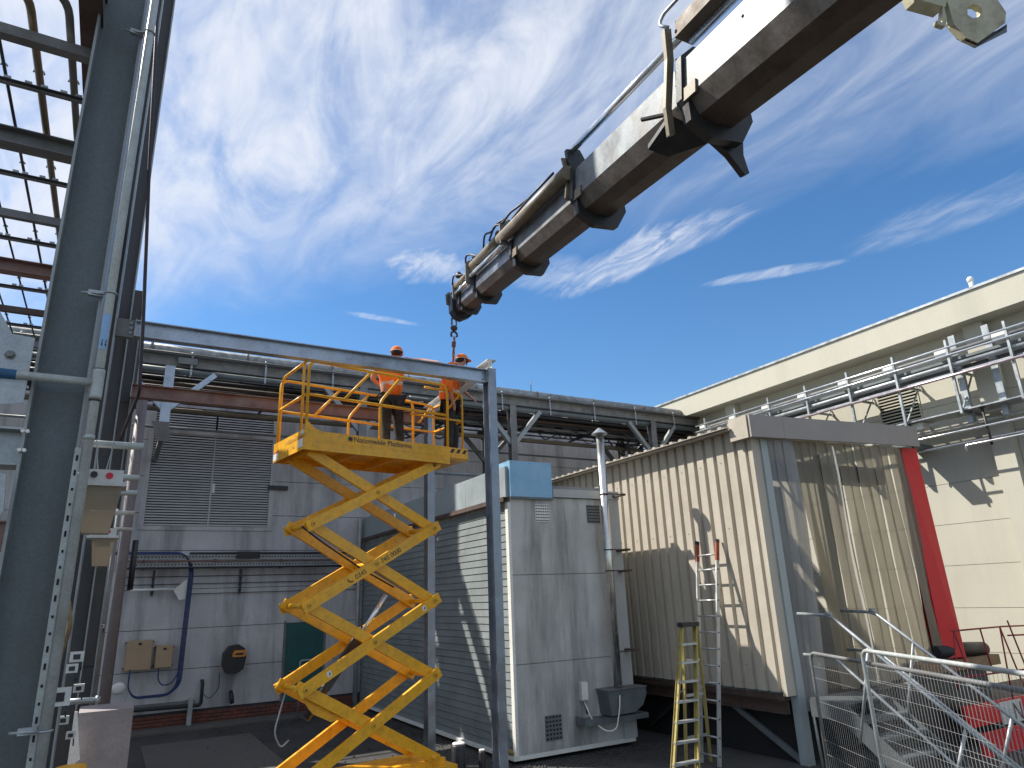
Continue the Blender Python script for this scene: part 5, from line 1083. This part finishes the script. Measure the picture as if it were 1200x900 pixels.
# ------------------------------------------------------------------ ladders
t = thing('extension_ladder', 'long aluminium ladder with red tipped rails leaning on the beige shed', 'ladder', (8.6, 9.0, 0))
def ladder_rail(y): return V((8.43, y[0], 0.0)), V((9.19, y[1], 3.41))
RA, RB = ladder_rail((9.08, 9.40)), ladder_rail((8.70, 8.91))
for (a_, b_) in (RA, RB):
    o = MB().bar(a_, b_, 0.028, 0.065, V((1, 0, 0.0))).build('rail', ALU, t)
    u = (b_-a_).normalized()
    MB().bar(b_-u*0.34, b_-u*0.03, 0.034, 0.072, V((1, 0, 0))).build('grip', mat('orange_red_grip', (0.30, 0.06, 0.03), 0.6), o); MB().bar(b_-u*0.029, b_+u*0.03, 0.038, 0.076, V((1, 0, 0))).build('end_cap', BLACK, o)
for k in range(13):
    t_ = 0.04+k*0.0745; a_ = RA[0].lerp(RA[1], t_); b_ = RB[0].lerp(RB[1], t_)
    MB().tube([a_, b_], 0.015, 8).build('rung', ALU, t)
    for p in (b_,): MB().lathe(p+V((0, -0.012, 0)), [(0.015, 0), (0.015, 0.006)], 8, V((0, -1, 0))).build('rung_end', BLACK, t)
t = thing('step_ladder', 'yellow fibreglass step ladder with black top standing by the beige shed', 'step ladder', (7.9, 8.8, 0))
SY = 8.5; TOPZ = 2.06
fl_, fr_ = (V((7.06, SY-0.25, 0)), V((7.78, SY, TOPZ))), (V((7.55, SY-0.25, 0)), V((8.06, SY, TOPZ)))
ld = [fl_, fr_]
for (a_, b_) in ld: MB().channel(a_, b_, 0.028, 0.08, 0.006, (0, 1, 0)).build('front_rail', FIBY, t)
for k in range(7):
    t_ = 0.13+k*0.125; a_ = fl_[0].lerp(fl_[1], t_); b_ = fr_[0].lerp(fr_[1], t_)
    MB().bar(a_, b_, 0.085, 0.03).build('tread', ALU, t)
bl, br_ = (V((8.08, SY+0.55, 0)), V((7.92, SY+0.12, TOPZ))), (V((8.60, SY+0.55, 0)), V((8.22, SY+0.12, TOPZ)))
for (a_, b_) in (bl, br_): MB().bar(a_, b_, 0.028, 0.05, (0, 1, 0)).build('rear_rail', FIBY, t)
for t_ in (0.2, 0.5, 0.75): MB().bar(bl[0].lerp(bl[1], t_), br_[0].lerp(br_[1], t_), 0.02, 0.04).build('rear_brace', ALU, t)
MB().box((7.75, SY-0.06, TOPZ), (8.10, SY+0.06, TOPZ+0.065)).add([(7.75, SY+0.061, TOPZ), (8.10, SY+0.061, TOPZ), (8.26, SY+0.20, TOPZ), (7.90, SY+0.20, TOPZ), (7.75, SY+0.061, TOPZ+0.065), (8.10, SY+0.061, TOPZ+0.065), (8.26, SY+0.20, TOPZ+0.065), (7.90, SY+0.20, TOPZ+0.065)], [(0, 3, 2, 1), (4, 5, 6, 7), (0, 1, 5, 4), (1, 2, 6, 5), (2, 3, 7, 6), (3, 0, 4, 7)]).build('top_cap', BLACK, t)
for x in (0, 1): MB().bar(ld[x][0].lerp(ld[x][1], 0.55), (bl, br_)[x][0].lerp((bl, br_)[x][1], 0.55), 0.006, 0.02).build('spreader', ALU, t)

# ------------------------------------------------------------------ stairs
STAIR = mat('shaded_stair_galvanising', (0.105, 0.118, 0.125), 0.55, 0.3, 0.3, 3, 0.12, 50, 0.12, 40, (0.05, 0.05, 0.05), 0.5, 3)  # galvanised colour darkened because the stair stands in shade
SD = V((-0.137, -0.99, 0)).normalized(); SP = V((-SD.y, SD.x, 0))     # SP points right
s = thing('access_stair', 'galvanised steel stair with tube handrails leading to the strip curtain', 'stair', (9.8, 6, 0))
NR, FRr = V((9.35, 7.6, 0)), V((10.4, 7.6, 0)); LZ = 0.99
def S_(base, k, z): return base+SD*k+V((0, 0, z))
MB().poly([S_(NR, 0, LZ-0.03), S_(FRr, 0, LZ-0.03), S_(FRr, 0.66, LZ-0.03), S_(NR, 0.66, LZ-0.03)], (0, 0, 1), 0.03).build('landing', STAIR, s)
for B0 in (NR, FRr):
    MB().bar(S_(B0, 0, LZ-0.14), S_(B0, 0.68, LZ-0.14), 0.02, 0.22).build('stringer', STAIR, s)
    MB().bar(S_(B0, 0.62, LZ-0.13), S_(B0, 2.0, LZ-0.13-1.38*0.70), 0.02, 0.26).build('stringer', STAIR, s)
    q0 = S_(B0, 0.66, 2.17); q1 = S_(B0, 2.95, 2.17-2.29*0.70)
    o = MB().tube(bend([S_(B0, 0.02, 2.19), q0, q1], 0.12), 0.024, 10).build('handrail', GALV, s)
    MB().tube(bend([S_(B0, 0.02, 1.60), S_(B0, 0.60, 1.60), S_(B0, 2.5, 1.60-1.9*0.70)], 0.12), 0.022, 10).build('handrail', GALV, s)
    for k in (0.64,): MB().lathe(S_(B0, k, 2.19)-SD*0.05, [(0.031, 0), (0.031, 0.1)], 10, SD).build('elbow', GALV, o)
    for k, zt, zb in ((1.25, 1.76, 0.50), (2.45, 0.92, -0.05)):
        MB().tube([S_(B0, k, zt), S_(B0, k-0.42, max(zb, 0.0))], 0.022, 10).build('stanchion', GALV, s)
for k in range(5):
    k0 = 0.68+k*0.27; z = LZ-0.19*(k+1)
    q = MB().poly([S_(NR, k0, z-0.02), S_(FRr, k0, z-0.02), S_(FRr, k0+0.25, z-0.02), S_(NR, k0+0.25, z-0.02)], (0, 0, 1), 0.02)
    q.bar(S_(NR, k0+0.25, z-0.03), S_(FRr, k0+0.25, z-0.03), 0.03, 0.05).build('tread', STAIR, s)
MB().tube([(9.56, 7.72, 0), (9.52, 7.72, 0.86)], 0.02, 8).build('prop', PALEP, s)

# ------------------------------------------------------------------ mesh fence panels
FD = V((-0.48, -0.88, 0)).normalized()
WIRE = mat('galvanised_wire', (0.40, 0.40, 0.395), 0.45, 0.3)
def mesh_panel(p, length, lab, m, cut=0.0):
    t = thing("mesh_fence_panel", lab, "fence panel", p, 'temporary mesh fence panels')
    P = V(p); at = lambda k, z: P+FD*k+V((0, 0, z))
    fr = MB().tube(bend([at(0, 0.05), at(0, 2.0), at(length, 2.0), at(length, 0.05)], 0.11, 6), 0.019, 10).build('frame', m, t)
    MB().tube([at(0, 0.18), at(length, 0.18)], 0.017, 8).build('bottom_rail', m, t)
    n = int(length/0.045); o = None
    for k in range(1, n):
        if o is None: o = MB().tube([at(0.045, 0.18), at(0.045, 1.98)], 0.0013, 4, caps=False).build('wire', WIRE, t)
        else: clone(o, t, FD*0.045*(k-1))
    for z in (1.86, 1.74, 1.50, 1.36, 1.12, 0.98, 0.74, 0.60, 0.36): MB().tube([at(0, z), at(length, z)], 0.0014, 4, caps=False).build('cross_wire', WIRE, t)
    return t
mesh_panel((6.25, 4.41, 0), 3.3, 'front temporary mesh fence panel with rounded tube frame corner', PALEP)
mesh_panel((6.94, 5.54, -0.12), 3.6, 'mesh fence panel standing just behind the front one by the stair', GALVO)
for (x, y, lab) in ((6.25, 4.41, 'rubber block foot under the corner of the front mesh panel'), (6.94, 5.54, 'rubber block foot under the rear mesh panel')):
    MB().box((x-0.12, y-0.3, 0.0), (x+0.12, y+0.3, 0.12)).build('fence_foot', BLACK, label=lab, category='fence foot')

# ------------------------------------------------------------------ red platform, timbers, sign
t = thing('red_platform', 'red steel loading platform with thin red guard rails', 'platform', (14.0, 7.0, 0))
gY = 7.0
MB().box((12.3, gY, 0.30), (17.0, gY+0.06, 0.62)).build('side_beam', REDP, t)
MB().box((11.9, gY-0.4, -0.0), (16.6, gY-0.34, 0.32)).build('side_beam', REDP, t)
MB().box((12.4, gY+0.061, 0.55), (17, gY+1.2, 0.60)).build('deck', RUSTD, t)
def rr_(pts, nm='guard_rail', r_=0.014): return MB().tube([V(p) for p in pts], r_, 8).build(nm, REDR, t)
rr_([(12.38, gY, 1.78), (14.0, gY, 1.77), (16.2, gY, 1.70)]); rr_([(12.3, gY, 1.06), (16.2, gY, 1.00)])
rr_([(12.45, gY, 1.78), (12.2, gY, 0.9)]); rr_([(12.45, gY, 1.78), (12.75, gY, 0.6)]); rr_([(13.25, gY, 1.78), (13.35, gY, 1.06)])
rr_([(13.9, gY, 1.76), (13.75, gY, 0.4)]); rr_([(13.9, gY, 1.76), (14.35, gY, 0.4)]); rr_([(14.2, gY, 1.86), (14.5, gY, 0.9)], 'post'); rr_([(14.0, gY-0.05, 1.62), (16, gY-0.05, 1.55)])
MB().box((11.1, 7.3, 0.0), (12.2, 7.36, 1.0)).build('dark_panel', DARKM, label='dark board closing the gap under the shed doorway', category='board')
for i, (x0, x1, y, z0, z1, m, nm, lab) in enumerate(((11.9, 14.35, 7.35, 1.10, 1.27, WOOD, 'timber_plank', 'thick timber plank lying on the red platform'),)):
    MB().box((x0, y, z0), (x1, y+0.35, z1)).build(nm, m, label=lab, category='timber')
MB().tube([(12.6, 7.5, 1.40), (13.4, 7.5, 1.41), (14.15, 7.5, 1.37)], 0.12, 14).build('black_roll', BLACK, label='black rolled sheeting lying on the timber plank', category='roll')
MB().box((11.9, 7.45, 0.0), (14.0, 7.62, 1.09)).build('rubber_buffer', mat('grey_rubber', (0.09, 0.09, 0.085), 0.8, 0, 0.3, 5), label='grey rubber buffer under the timber plank', category='buffer')
t = thing('letter_sign', 'small cream sign with a dark letter N on the red platform', 'sign', (12.6, 6.2, 0.6))
sp0 = V((11.9, 6.25, 0.50)); MB().box(sp0, sp0+V((0.62, 0.02, 0.30))).build('board', WHITEP, t)
text('N', 0.36, sp0+V((0.33, -0.003, 0.02)), (1, 0, 0), (0, 0, 1), mat('dark_red_print', (0.10, 0.02, 0.015), 0.6), t)

# ------------------------------------------------------------------ odds and ends by the block
for (x, y, r_, z1, lab) in ((4.98, 10.7, 0.11, 0.46, 'dark drum with pale lid standing between the lift and the block'), (5.28, 10.5, 0.05, 0.36, 'slim dark bollard with white top beside the drum')):
    t = thing('ground_drum' if r_ > 0.1 else 'bollard', lab, 'drum' if r_ > 0.1 else 'bollard', (x, y, 0))
    MB().lathe((x, y, 0), [(r_*0.95, 0), (r_, 0.03), (r_, z1-0.03), (r_*0.9, z1)], 18).build('body', DARKM, t)
    MB().lathe((x, y, z1+0.001), [(r_*0.92, 0), (r_*0.85, 0.02)], 18).build('lid', WHITEPAINT, t)
MB().lathe((-0.14, 9.2, 0), [(0.14, 0), (0.14, 1.10)], 18).build('yellow_bollard', YEL, label='yellow bollard top at the bottom left corner by the columns', category='bollard')

# grit, chips and leaves swept along the edges of the yard
q = MB()
for i in range(1500):
    k = i % 3
    if k == 0: x, y = 2+random.random()*4.0, 8+random.random()*10.5
    elif k == 1: x, y = GX-0.05-abs(random.gauss(0, 0.25)), GY+random.random()*8
    else: x, y = 6+random.random()*3, GY-0.05-abs(random.gauss(0, 0.4))
    r_ = 0.008+random.random()*0.028; a_ = random.random()*3
    q.add([(x+r_*math.cos(a_+j*2.1), y+r_*math.sin(a_+j*2.1), 0.006) for j in range(3)]+[(x, y, 0.006+r_*0.7)], [(0, 2, 1), (0, 1, 3), (1, 2, 3), (2, 0, 3)])
q.build('gravel', GROUND, label='loose grit and chips scattered along the yard edges', category='gravel', kind='stuff')
